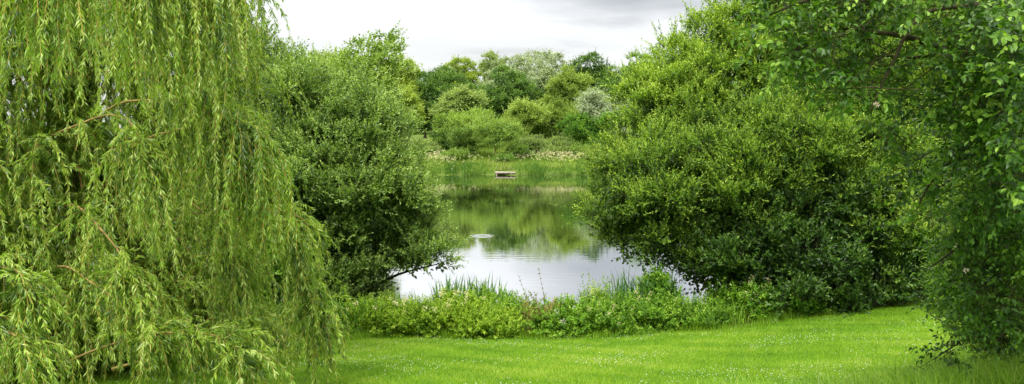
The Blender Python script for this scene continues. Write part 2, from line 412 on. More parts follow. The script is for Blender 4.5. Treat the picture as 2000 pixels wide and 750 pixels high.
def build_sky():
    w = bpy.data.worlds.new('World'); SC.world = w; w.use_nodes = True
    nt = w.node_tree; nt.nodes.clear(); L = nt.links.new
    out = nt.nodes.new('ShaderNodeOutputWorld'); bg = nt.nodes.new('ShaderNodeBackground'); bg.inputs[1].default_value = .1
    sky = nt.nodes.new('ShaderNodeTexSky'); sky.sky_type = 'NISHITA'; sky.sun_disc = False
    sky.sun_elevation = SUN_EL; sky.sun_rotation = SUN_AZ
    tc = nt.nodes.new('ShaderNodeTexCoord')
    sp = nt.nodes.new('ShaderNodeSeparateXYZ'); L(tc.outputs['Generated'], sp.inputs[0])
    # project the view direction onto a cloud layer
    zz = nt.nodes.new('ShaderNodeMath'); zz.operation = 'ADD'; zz.inputs[1].default_value = .16; 
    zc = nt.nodes.new('ShaderNodeMath'); zc.operation = 'MAXIMUM'; zc.inputs[1].default_value = 0; L(sp.outputs[2], zc.inputs[0]); L(zc.outputs[0], zz.inputs[0])
    dv = nt.nodes.new('ShaderNodeVectorMath'); dv.operation = 'DIVIDE'; L(tc.outputs['Generated'], dv.inputs[0])
    cb = nt.nodes.new('ShaderNodeCombineXYZ')
    for k in range(3): L(zz.outputs[0], cb.inputs[k])
    L(cb.outputs[0], dv.inputs[1])
    mp = nt.nodes.new('ShaderNodeMapping'); mp.inputs['Location'].default_value = CLOUD; mp.inputs['Scale'].default_value = (.8, 1.0, 1)
    L(dv.outputs[0], mp.inputs[0])
    n = nt.nodes.new('ShaderNodeTexNoise'); n.inputs['Scale'].default_value = 1.5; n.inputs['Detail'].default_value = 6; n.inputs['Roughness'].default_value = .5
    n.inputs['Distortion'].default_value = .3
    L(mp.outputs[0], n.inputs['Vector'])
    # a heavier bank of grey cloud high over the middle of the pond
    d = nt.nodes.new('ShaderNodeVectorMath'); d.operation = 'SUBTRACT'; d.inputs[1].default_value = (.15, .975, .185); L(tc.outputs['Generated'], d.inputs[0])
    ds = nt.nodes.new('ShaderNodeVectorMath'); ds.operation = 'MULTIPLY'; ds.inputs[1].default_value = (5.2, 1, 10.0); L(d.outputs[0], ds.inputs[0])
    ln = nt.nodes.new('ShaderNodeVectorMath'); ln.operation = 'LENGTH'; L(ds.outputs[0], ln.inputs[0])
    bl = nt.nodes.new('ShaderNodeMapRange'); bl.interpolation_type = 'SMOOTHSTEP'; bl.inputs[1].default_value = .1; bl.inputs[2].default_value = 1.25; bl.inputs[3].default_value = .36; bl.inputs[4].default_value = 0
    L(ln.outputs['Value'], bl.inputs[0])
    sb = nt.nodes.new('ShaderNodeMath'); sb.operation = 'SUBTRACT'; L(n.outputs[0], sb.inputs[0]); L(bl.outputs[0], sb.inputs[1])
    r = ramp(nt, [(.48, .49, .505), (.71, .715, .725), (.95, .95, .952), (1.03, 1.03, 1.03)], [.10, .23, .35, .55])
    L(sb.outputs[0], r.inputs[0])
    # overcast sky: brighter towards the zenith
    g = nt.nodes.new('ShaderNodeMapRange'); g.inputs[1].default_value = 0.08; g.inputs[2].default_value = 1; g.inputs[3].default_value = 1.0 * SKYK; g.inputs[4].default_value = 3.3 * SKYK
    L(sp.outputs[2], g.inputs[0])
    sc_ = nt.nodes.new('ShaderNodeVectorMath'); sc_.operation = 'SCALE'; L(r.outputs[0], sc_.inputs[0]); L(g.outputs[0], sc_.inputs['Scale'])
    mx = nt.nodes.new('ShaderNodeMix'); mx.data_type = 'RGBA'; mx.inputs[0].default_value = .93
    L(sky.outputs[0], mx.inputs[6]); L(sc_.outputs[0], mx.inputs[7])
    L(mx.outputs[2], bg.inputs[0]); L(bg.outputs[0], out.inputs[0])
    sun = bpy.data.lights.new('sun', 'SUN'); sun.energy = 1.5; sun.angle = math.radians(14); sun.color = (1, .96, .88)
    o = bpy.data.objects.new('sun', sun); COL.objects.link(o)
    from mathutils import Vector
    dirv = Vector((math.sin(SUN_AZ) * math.cos(SUN_EL), math.cos(SUN_AZ) * math.cos(SUN_EL), math.sin(SUN_EL)))
    o.rotation_euler = (-dirv).to_track_quat('-Z', 'Y').to_euler(); o.location = dirv * 60


CLOUD = (3.1, .4, 0)
SKYK = 3.35


# ------------------------------------------------------------------ generic trees
def auto_lobes(rng, c, rx, ry, rz, n=9, size=.5):
    l = [(c[0], c[1], c[2], rx * .66, ry * .66, rz * .72)]
    for i in range(n):
        a = i * 2.399 + rng.uniform(-.4, .4); e = rng.uniform(-.65, .95)
        ce = math.cos(e * 1.3)
        s = size * rng.uniform(.55, 1.25)
        l.append((c[0] + math.cos(a) * ce * rx * (1 - s), c[1] + math.sin(a) * ce * ry * (1 - s), c[2] + math.sin(e * 1.3) * rz * (1 - s * .8), rx * s, ry * s, rz * s * .9))
    return l


def trunk_mesh(rng, root, base, top, r, mat, limbs=(), name='trunk'):
    acc = Acc()
    mid = (np.asarray(base) + np.asarray(top)) / 2 + rng.normal(0, .03, 3) * np.linalg.norm(np.asarray(top) - base) * np.array([1, 1, 0])
    p = spline([np.asarray(base, float) - UP * .3, mid, top], 9)
    rr = np.linspace(r, r * .45, 9); rr[0] = r * 1.5; rr[1] = r * 1.12
    tube(acc, p, rr, 8)
    for e in limbs:
        k = rng.integers(3, 8); s = p[k]
        q = spline([s, s * .45 + np.asarray(e) * .55 + UP * .12 * np.linalg.norm(e - s), e], 7)
        tube(acc, q, np.linspace(r * .5, r * .1, 7), 5)
    return acc.build(name, [mat], root, True, root.location)


def far_tree(seed, name, label, cat, x0, x1, ytop, d, mat, group=None, bot=.12, n=230, leaf=.42, clump=1.1, droop=0., base_t=.4, ry=None, lean=0, spc=12,
             nl=3, up=.5, size=.5, zb=None, pale_trunk=False, lobes_n=9, wl=.7, fill=.3, low=-.45, cj=.12, nsub=75, rsub=.19):
    rng = np.random.default_rng(seed)
    cx = ((x0 + x1) / 2 - 1000) / F * d; rx = (x1 - x0) / 2 / F * d
    gz = float(ground(cx, d)) if zb is None else zb
    top = H - (ytop - HZ) / F * d
    hgt = top - gz
    z0 = gz + hgt * bot; rz = (top - z0) / 2
    c = (cx + lean, d, z0 + rz)
    root = thing(name, label, cat, (cx, d, gz), group)
    lob = auto_lobes(rng, c, rx, ry or rx * .9, rz, lobes_n, size)
    trunk_mesh(rng, root, (cx - lean * .6, d, gz), (c[0], c[1], c[2] + rz * .25), max(.09, .022 * hgt),
               M['bark'] if not pale_trunk else M['bark_willow'], [np.array(l[:3]) for l in lob[1:7]])
    acc = Acc()
    leafy(rng, acc, lob, n, clump, spc, nl, leaf * 2.2, leaf, leaf * wl, base_t=base_t, droop=droop, fill=fill, up=up, flatz=.55, clump_jit=cj, jit=.13, low=low, sub=(nsub, rx * rsub))
    acc.build('crown', [M[mat]], root, False, root.location)
    return root


def big_shrub(seed, name, label, cat, base, lobes_px, mat, stems, n_clumps, clump_r, spc, n_leaf, slen, L, W, group=None, bark='bark_dark', stem_r=.09, twig=.004, shrink=0, **kw):
    """lobes_px: (px, py, depth, radius px, depth radius m[, height factor])"""
    rng = np.random.default_rng(seed)
    lob = []
    for l in lobes_px:
        c = at(l[0], l[1], l[2]); r = max(14, l[3] - shrink) / F * l[2]
        hf = l[5] if len(l) > 5 else 1
        lob.append((c[0], c[1], c[2], r, l[4], r * hf))
    gz = float(ground(base[0], base[1]))
    root = thing(name, label, cat, (base[0], base[1], gz), group)
    order = rng.permutation(len(lob))
    for i in range(stems):
        l = lob[order[i % len(lob)]]
        s = np.array([base[0] + rng.uniform(-.5, .5), base[1] + rng.uniform(-.4, .4), 0.])
        s[2] = float(ground(s[0], s[1])) - .15
        e = np.array(l[:3]) + UP * l[5] * .35
        mid = s * .5 + e * .5 + np.array([0, 0, .22 * np.linalg.norm(e[:2] - s[:2])]) + rng.normal(0, .12, 3)
        p = spline([s, s * .75 + mid * .25 + UP * .25, mid, e], 14)
        acc = Acc(); tube(acc, p, np.linspace(stem_r * rng.uniform(.8, 1.2), .015, 14), 7)
        for q in range(7):
            k = rng.integers(5, 13); u = norm(rng.normal(size=3) + np.array([0, 0, .4]))
            tube(acc, spline([p[k], p[k] + u * .5, p[k] + u * rng.uniform(.7, 1.4) + UP * .15], 5), np.linspace(.022, .005, 5), 4)
        acc.build('trunk' if i == 0 else 'branch', [M[bark]], root, True, root.location)
    acc = Acc()
    leafy(rng, acc, lob, n_clumps, clump_r, spc, n_leaf, slen, L, W, twig=twig, **kw)
    acc.build('crown', [M[mat], M[bark]], root, False, root.location)
    return root


# ------------------------------------------------------------------ weeping willow
def build_weeping_willow():
    rng = np.random.default_rng(11)
    tb = at(120, 0, 15.5); tb[2] = float(ground(tb[0], tb[1]))
    root = thing('weeping_willow', 'huge weeping willow with yellow-green fronds hanging down to the lawn', 'tree', tb)
    acc = Acc()
    fork = tb + np.array([.1, -.1, 2.6])
    tube(acc, spline([tb - UP * .3, tb + np.array([-.1, 0, 1.2]), fork, fork + np.array([.3, .2, 3.2]), fork + np.array([0, .4, 6.5])], 16), np.interp(np.arange(16), [0, 2, 8, 15], [.75, .5, .36, .12]), 12)
    acc.build('trunk', [M['bark']], root, True, tb)
    # boughs the photo shows: control points (px, py, depth), strand count, strand length (m), how far along the strands start
    named = [
        ([(230, 60, 13.6), (340, -120, 12.4), (430, -190, 12.2), (490, -100, 12.4), (505, 0, 12.5)], 34, .75, .45),
        ([(200, -40, 14), (330, -220, 13.4), (420, -220, 13.6), (455, -80, 13.8), (462, 30, 13.8)], 60, 1.7, .35),
        ([(170, 330, 14.4), (210, 215, 12.6), (330, 195, 11.6), (420, 205, 11.3), (480, 260, 11.2), (520, 330, 11.2)], 110, 1.7, .25),
        ([(100, 265, 13), (150, 245, 12), (210, 225, 11.4), (260, 245, 11), (285, 320, 10.8)], 60, 1.3, .25),
        ([(180, 320, 15), (290, 270, 12.4), (330, 258, 12), (410, 240, 11.8), (450, 250, 11.6), (480, 320, 11.6)], 60, 1.5, .35),
        ([(150, 480, 15), (300, 440, 13), (430, 408, 12.3), (530, 420, 12.1), (575, 470, 12.1), (604, 555, 12.1), (622, 620, 12.1)], 130, 1.05, .3),
        ([(420, 440, 13.4), (500, 420, 13), (555, 414, 12.8), (595, 432, 12.8), (610, 470, 12.8)], 34, .55, .3),
        ([(100, 430, 14), (140, 400, 12.4), (190, 440, 11.4), (250, 520, 11), (270, 600, 10.9)], 90, 1.1, .25),
        ([(110, 720, 12.6), (170, 690, 11.6), (260, 660, 10.8), (330, 650, 10.5), (420, 656, 10.3), (480, 700, 10.3)], 90, .75, .25),
        ([(220, 720, 12), (330, 690, 11), (400, 660, 10.8), (460, 690, 10.7), (490, 735, 10.7)], 50, .6, .25),
        ([(-160, 590, 11), (-60, 530, 9.6), (20, 525, 9.3), (55, 560, 9.2), (70, 610, 9.2)], 60, .5, .3),
        ([(-160, 680, 10.6), (-60, 635, 9.4), (20, 650, 9.2), (60, 690, 9.1), (85, 750, 9.1)], 60, .7, .2),
        ([(-100, -60, 10), (20, -160, 8.6), (80, -200, 8.4), (140, -120, 8.3)], 64, 1.9, .2),
        ([(-120, -20, 10), (-30, -160, 8.4), (30, -220, 8.2), (60, -160, 8.1)], 60, 1.9, .2),
        ([(190, 20, 13), (270, -120, 11.4), (330, -160, 11), (380, -90, 10.9), (400, 0, 10.9)], 80, 2.0, .2),
        ([(140, 60, 13), (170, -120, 11), (210, -180, 10.6), (250, -140, 10.4), (270, -40, 10.3)], 80, 2.0, .2),
        ([(170, 400, 14.5), (320, 380, 12.8), (380, 400, 12.2), (440, 470, 11.9), (470, 560, 11.8)], 80, 1.2, .25),
        ([(60, 560, 13.6), (120, 520, 12), (190, 560, 11.2), (300, 640, 11), (330, 690, 11)], 60, .7, .3),
    ]
    P, D, Ln = [], [], []
    for pts, cnt, ln, s0 in named:
        q = spline([at(*p) for p in pts], 26)
        a = Acc(); tube(a, q, np.linspace(.022, .004, 26), 6)
        a.build('branch', [M['bark_willow']], root, True, tb)
        # strands in bunches
        nb = max(4, cnt // 5)
        bt = np.sort(s0 + (1 - s0) * rng.uniform(0, 1, nb) ** .8)
        for t in bt:
            for _ in range(int(round(cnt / nb))):
                tt = np.clip(t + rng.normal(0, .015), 0, 1) * 25
                k = min(int(tt), 24); f = tt - k
                p = q[k] * (1 - f) + q[k + 1] * f
                dr = norm(q[k + 1] - q[k]) * .8 + rng.normal(0, .45, 3) + np.array([0, 0, .25])
                P.append(p + rng.normal(0, .04, 3)); D.append(dr); Ln.append(ln * rng.uniform(.55, 1.15))
    # the body of the crown: boughs all round the trunk
    for i in range(520):
        az = rng.uniform(-2.1, 2.1)                       # 0 = towards the camera
        dirh = np.array([math.sin(az), -math.cos(az), 0])
        z0 = rng.uniform(1.4, 9.5) if i < 290 else rng.uniform(.9, 3.4)
        reach = rng.uniform(1.6, 4.0) * (1 if dirh[1] < 0 else .8)
        if dirh[0] > 0: reach *= .92
        s = tb + np.array([0, 0, z0 * .75])
        e1 = tb + dirh * reach * .6 + UP * (z0 + rng.uniform(.3, .9)); e2 = tb + dirh * reach + UP * (z0 + rng.uniform(-.3, .2)); e3 = tb + dirh * (reach + .25) + UP * (z0 - .9)
        q = spline([s, e1, e2, e3], 16)
        if i % 5 == 0:
            a = Acc(); tube(a, q, np.linspace(.035, .006, 16), 5)
            a.build('branch', [M['bark_willow']], root, True, tb)
        for t in np.repeat(rng.uniform(.3, 1, 7), 4):
            tt = np.clip(t + rng.normal(0, .02), 0, 1) * 15; k = min(int(tt), 14)
            P.append(q[k] + (q[k + 1] - q[k]) * (tt - k) + rng.normal(0, .06, 3))
            D.append(dirh * .6 + rng.normal(0, .5, 3) + UP * .2); Ln.append(rng.choice([rng.uniform(.35, .9), rng.uniform(.8, 1.9)], p=[.6, .4]))
    P = np.array(P); D = norm(np.array(D)); Ln = np.array(Ln)
    n = len(P); ds = .06; steps = 46
    path = np.zeros((n, steps + 1, 3)); path[:, 0] = P
    tg = np.zeros((n, steps + 1, 3)); tg[:, 0] = D
    d = D.copy(); sway = rng.normal(0, .07, (n, 3)) * np.array([1, 1, 0])
    for k in range(steps):
        d = norm(d * .86 + (-UP + sway) * .14 + rng.normal(0, .065, (n, 3)))
        path[:, k + 1] = path[:, k] + d * ds; tg[:, k + 1] = d
    gz = ground(path[:, :, 0], path[:, :, 1])
    bad = path[:, :, 2] < gz + .12
    first = np.where(bad.any(1), bad.argmax(1), steps)
    Ln = np.minimum(Ln, first * ds)
    acc = Acc()
    per = .0155
    cnt = np.maximum(3, (Ln / per).astype(int))
    idx = np.repeat(np.arange(n), cnt)
    u = rng.uniform(0, 1, len(idx)) * Ln[idx] / ds
    k = np.minimum(u.astype(int), steps - 1); f = (u - k)[:, None]
    pos = path[idx, k] * (1 - f) + path[idx, k + 1] * f
    td = tg[idx, k + 1]
    ax = norm(td * .65 + rperp(rng, td) * rng.uniform(.25, .95, (len(idx), 1)) - UP * .4)
    nn = norm(rng.normal(size=ax.shape) + np.array([0, -.15, .55]))
    st = rng.normal(.38, .19, n)[idx]
    end = u * ds / Ln[idx]
    tt = np.clip(st + .14 * (end - .4) + rng.normal(0, .14, len(idx)) + (rng.uniform(size=len(idx)) < .04) * .4, 0, 1)
    L_ = rng.uniform(.075, .135, len(idx)) * (1.1 - .35 * end)
    leaf_cards(acc, pos, ax, nn, L_, L_ * .20, tt, .3)
    # the yellow strands themselves
    st_i = np.arange(0, steps + 1, 3)
    keep = st_i[None, :] * ds <= Ln[:, None] + .1
    side = rng.normal(size=(n, 3)) * np.array([1, 1, 0]); side = norm(side); s2 = np.cross(side, -UP)
    w = .0032
    ring = np.stack([side * w, -side * w * .5 + s2 * w, -side * w * .5 - s2 * w], 1)
    V = path[:, st_i][:, :, None] + ring[:, None]
    m = len(st_i)
    vid = np.arange(n * m * 3).reshape(n, m, 3)
    qs = []
    for j in range(3):
        j2 = (j + 1) % 3
        qd = np.stack([vid[:, :-1, j], vid[:, :-1, j2], vid[:, 1:, j2], vid[:, 1:, j]], -1)
        qs.append(qd[keep[:, 1:]])
    acc.add(V.reshape(-1, 3), np.concatenate(qs), None, rng.uniform(0, 1, n).repeat(m * 3), 1)
    acc.build('crown', [M['weeper'], M['yellow_twig']], root, False, tb)
    print('willow leaves', len(idx), 'strands', n)


# ------------------------------------------------------------------ broad-leaved tree at the right
def in_poly(x, y, poly):
    c = np.zeros(len(x), bool)
    for (x1, y1), (x2, y2) in zip(poly, poly[1:] + poly[:1]):
        c ^= ((y1 > y) != (y2 > y)) & (x < (x2 - x1) * (y - y1) / (y2 - y1 + 1e-9) + x1)
    return c


def build_right_tree():
    rng = np.random.default_rng(5)
    tb = at(2140, 0, 9.2); tb[2] = float(ground(tb[0], tb[1]))
    root = thing('broadleaf_tree', 'dark glossy broad-leaved tree whose limbs reach over the lawn from the right edge', 'tree', tb)
    top = at(2150, -420, 9.4)
    acc = Acc()
    tk = spline([tb - UP * .3, at(2120, 420, 9.2), at(2150, 100, 9.4), top], 14)
    tube(acc, tk, np.linspace(.2, .08, 14), 10); acc.build('trunk', [M['bark_moss']], root, True, tb)
    limbs = [
        ([(2130, 180, 9.2), (2040, 120, 8.4), (1950, 112, 8), (1850, 98, 7.7), (1780, 74, 7.4), (1700, 62, 7.1), (1600, 52, 6.9), (1510, 60, 6.8)], .05),
        ([(1850, 98, 7.7), (1790, 112, 7.6), (1720, 110, 7.5), (1640, 130, 7.4)], .02),
        ([(2140, 40, 9.2), (2000, -40, 8.4), (1850, -60, 7.8), (1700, -30, 7.2), (1580, 0, 6.9), (1500, 30, 6.8)], .045),
        ([(2130, 300, 9.2), (2020, 222, 8.4), (1972, 219, 8.1), (1900, 235, 7.8), (1820, 240, 7.6)], .035),
        ([(2120, 420, 9.2), (2000, 330, 8.6), (1900, 300, 8.2), (1830, 340, 8), (1780, 430, 7.9)], .035),
        ([(1957, 245, 8.6), (1930, 262, 8.3), (1860, 290, 8.1), (1820, 300, 8)], .018),
        ([(2120, 520, 9.2), (2000, 470, 9), (1900, 470, 8.9), (1820, 520, 8.8)], .035),
        ([(2130, 100, 9.2), (2020, 20, 8.2), (1920, 10, 7.6), (1800, 30, 7.2), (1740, 130, 7), (1700, 215, 6.9)], .04),
    ]
    for pts, r in limbs:
        a = Acc(); q = spline([at(*p) for p in pts], 24)
        tube(a, q, np.linspace(r, .006, 24), 7); a.build('branch', [M['bark_moss']], root, True, tb)
    # twigs: regions of the crown in the photo's frame, each with its own depth range
    regs = [
        ([(1490, -60), (2060, -60), (2060, 150), (1900, 130), (1760, 60), (1650, 100), (1560, 60), (1500, 45)], 6.6, 8.8, 250),
        ([(1500, 20), (1720, 10), (1740, 120), (1700, 215), (1620, 190), (1560, 150), (1490, 110)], 6.5, 7.4, 46),
        ([(1640, 110), (1830, 80), (1900, 250), (1800, 280), (1720, 230), (1650, 190)], 7.2, 8.4, 34),
        ([(1720, 250), (1830, 210), (1860, 360), (1780, 440), (1750, 340)], 7.6, 8.6, 16),
        ([(1860, 80), (2060, 60), (2060, 420), (1890, 420), (1880, 250)], 7.0, 9.6, 300),
        ([(1850, 400), (2060, 380), (2060, 640), (1920, 640), (1850, 560), (1830, 450)], 8.2, 9.8, 210),
        ([(1940, 40), (2060, 20), (2060, 420), (1980, 330)], 5.6, 6.6, 46),
    ]
    P = []
    for poly, d0, d1, cnt in regs:
        xs = np.array([p[0] for p in poly]); ys = np.array([p[1] for p in poly])
        c = 0
        while c < cnt:
            x = rng.uniform(xs.min(), xs.max(), cnt * 3); y = rng.uniform(ys.min(), ys.max(), cnt * 3)
            k = in_poly(x, y, poly); x, y = x[k][:cnt - c], y[k][:cnt - c]
            d = rng.uniform(d0, d1, len(x))
            P.append(np.stack([(x - 1000) / F * d, d, H - (y - HZ) / F * d], 1)); c += len(x)
    P = np.concatenate(P)
    # inner crown beyond the visible front: closes the tree towards its trunk, shade put into a darker leaf tint
    n2 = 330
    Pi = np.array([tb[0] + .2, tb[1] + .3, 5.0]) + norm(rng.normal(size=(n2, 3))) * np.array([2.3, 1.9, 3.4]) * rng.uniform(.2, 1, (n2, 1)) ** .5
    Pi = Pi[(Pi[:, 2] > 2.9) & (Pi[:, 1] > 6.6) & (Pi[:, 0] / Pi[:, 1] > .48)]
    cen = np.array([tb[0], tb[1], 5.2])
    acc = Acc()
    for PP, t0 in ((P, .36), (Pi, .22)):
        n = len(PP)
        D = norm(norm(PP - cen) * np.array([.8, .8, .4]) + rng.normal(0, .45, (n, 3)) + np.array([-.2, -.1, -.12]))
        k = np.repeat(np.arange(n), 4)                     # each twig forks into three leafy shoots
        Dk = norm(D[k] + rng.normal(0, .5, (len(k), 3)))
        Pk = PP[k] + rng.normal(0, .05, (len(k), 3))
        tone = np.clip(t0 + rng.normal(0, .18, n), 0, 1)[k]
        shoots(rng, acc, Pk, Dk, 9, rng.uniform(.22, .42, len(k)), .064, .036, 1.0, tone, .26, .35, .14, .14, True, .6, twig=.0028)
        for i in range(n):
            if i % 2 == 0:
                tube(acc, spline([PP[i] - D[i] * rng.uniform(.2, .4) + UP * .05 + rng.normal(0, .06, 3), PP[i] - D[i] * .1 + rng.normal(0, .02, 3), PP[i], PP[i] + D[i] * .2], 7), np.linspace(.005, .002, 7), 4, 1)
    acc.build('crown', [M['broad'], M['bark_moss']], root, False, tb)
    # two pale late blossoms
    for b in ((1857, 352, 7.9), (1887, 529, 8.4), (1712, 205, 6.9), (1864, 478, 8.3)):
        a = Acc(); c = at(*b)
        u = norm(rng.normal(size=(14, 3)) + np.array([0, -.6, .5]))
        leaf_cards(a, np.tile(c, (14, 1)) + u * .008, u, rng.normal(size=(14, 3)), .026, .02, rng.uniform(0, 1, 14), .2)
        a.build('blossoms', [M['pink']], root, False, tb)


# ------------------------------------------------------------------ blades, herbs, flags
def blades(rng, acc, P, h, w, bend=.35, tint=None, segs=1, m=0, lean=None):
    n = len(P)
    a = rng.uniform(0, 2 * math.pi, n); S = np.stack([np.cos(a), np.sin(a), 0 * a], 1); B = np.stack([-np.sin(a), np.cos(a), 0 * a], 1)
    if lean is not None: B = norm(B + lean)
    h = np.broadcast_to(h, (n,))[:, None]; w = np.broadcast_to(w, (n,))[:, None]
    b = np.abs(rng.normal(bend, bend * .4, n))[:, None]
    tint = rng.uniform(.2, .8, n) if tint is None else tint
    if segs == 1:
        V = np.stack([P - S * w / 2, P + S * w / 2, P + UP * h * (1 - b * .35) + B * h * b], 1)
        acc.add(V.reshape(-1, 3), None, np.arange(n * 3).reshape(n, 3), np.repeat(tint, 3), m)
    else:
        prof = [(0, .8), (.45, 1), (.8, .6)]
        rows = [P + UP * h * (t - b * .3 * t * t) + B * h * b * t * t for t, _ in prof]
        V = []
        for r_, (t, k) in zip(rows, prof): V += [r_ - S * w * k / 2, r_ + S * w * k / 2]
        V.append(P + UP * h * (1 - b * .35) + B * h * b * 1.15)
        V = np.stack(V, 1); i = np.arange(n)[:, None] * 7
        Q = np.concatenate([i + np.array([[0, 1, 3, 2]]), i + np.array([[2, 3, 5, 4]])]); T = i + np.array([[4, 5, 6]])
        acc.add(V.reshape(-1, 3), Q, T, np.repeat(tint, 7), m)


def blossoms(rng, acc, C, r, n, size, m=0):
    """each centre becomes a small head of petals"""
    k = np.repeat(np.arange(len(C)), n)
    u = norm(rng.normal(size=(len(k), 3)) + np.array([0, 0, .4]))
    P = C[k] + u * r * rng.uniform(.2, 1, (len(k), 1))
    leaf_cards(acc, P, norm(u + rng.normal(0, .6, u.shape)), norm(rng.normal(size=u.shape)), size * rng.uniform(.7, 1.3, len(k)), size * .8, rng.uniform(0, 1, len(k)), .2, False, m)


def herb(seed, name, label, cat, px, d, wpx, hpx, mat, leaf=.075, lw=.6, n=60, flowers=None, group=None, depth=.7, stems=True, stem='stem', tall=0, base_t=.45, up=.9, ybase=None):
    """a low leafy plant: dome of shoots on stems"""
    rng = np.random.default_rng(seed)
    x = (px - 1000) / F * d; gz = float(ground(x, d)); rx = wpx / 2 / F * d; h = hpx / F * d
    root = thing(name, label, cat, (x, d, gz), group)
    lob = [(x, d, gz + h * .22, rx * .85, depth, h * .5)]
    for i in range(6):
        a = rng.uniform(0, 6.28); s = rng.uniform(.35, .55)
        lob.append((x + math.cos(a) * rx * (1 - s * .8), d + math.sin(a) * depth * .6, gz + h * rng.uniform(.05, .5), rx * s, depth * s, h * s * .7))
    acc = Acc()
    P0, D0 = leafy(rng, acc, lob, n, .14, 10, 6, .16, leaf, leaf * lw, base_t=base_t, up=up, out=.5, spread=1.15, tip=.25, fill=.35, low=-.2, flatz=.6, jit=.14, clump_jit=.16, flat=.65, stray=.15)
    if tall:
        k = rng.choice(len(P0), tall)
        b = np.stack([P0[k, 0], P0[k, 1], np.full(tall, gz + h * .35)], 1)
        shoots(rng, acc, b, np.array([0, 0, 1.]) + rng.normal(0, .13, (tall, 3)), 16, h * rng.uniform(.3, .85, tall), leaf * .9, leaf * .5, 1.0, np.full(tall, base_t), .2, 0, .12, .25, False, .7)
    acc.build('foliage', [M[mat]], root, False, root.location)
    if stems:
        a = Acc()
        for i in range(14):
            k = rng.integers(len(P0)); e = P0[k] + UP * .05
            s = np.array([x + rng.uniform(-.7, .7) * rx, d + rng.uniform(-.5, .5) * depth, 0]); s[2] = float(ground(s[0], s[1])) - .05
            tube(a, spline([s, s * .5 + e * .5 + UP * .05 + rng.normal(0, .03, 3), e], 6), np.linspace(.009, .004, 6), 4)
        a.build('stem', [M[stem]], root, True, root.location)
    if flowers:
        cnt, fm, r_, hup = flowers
        front = np.argsort(-(D0[:, 2] * 1.2 - D0[:, 1] * .6) + rng.normal(0, .5, len(D0)))[:cnt * 2]
        C = P0[rng.choice(front, cnt)] + D0[rng.choice(front, cnt)] * .05 + UP * (hup + rng.uniform(.08, .24, cnt))[:, None]
        a = Acc(); blossoms(rng, a, C, r_ * 1.2, 30, .03)
        a.build('blossoms', [M[fm]], root, False, root.location)
    return root


def flag_clump(seed, name, label, px, d, wpx, n, h, w=.028, mat='flag', group=None, zoff=0, bend=.16, dep=.35):
    rng = np.random.default_rng(seed)
    x = (px - 1000) / F * d; gz = float(ground(x, d)); rx = wpx / 2 / F * d
    root = thing(name, label, 'waterside plant', (x, d, gz), group)
    P = np.stack([x + rng.uniform(-1, 1, n) * rx, d + rng.normal(0, dep, n), np.zeros(n)], 1)
    P[:, 2] = ground(P[:, 0], P[:, 1]) - .03
    hh = (h * rng.uniform(.62, 1.08, n)) + (gz - P[:, 2])
    acc = Acc(); blades(rng, acc, P, hh, w * rng.uniform(.7, 1.2, n), bend, np.clip(rng.normal(.45, .2, n), 0, 1), 3)
    acc.build('blades', [M[mat]], root, False, root.location)
    a = Acc()
    for i in range(10):
        p = P[i]; tube(a, [p - UP * .02, p + UP * .12, p + UP * .25], [.016, .013, .008], 5)
    a.build('stem', [M['stem']], root, True, root.location)
    return root


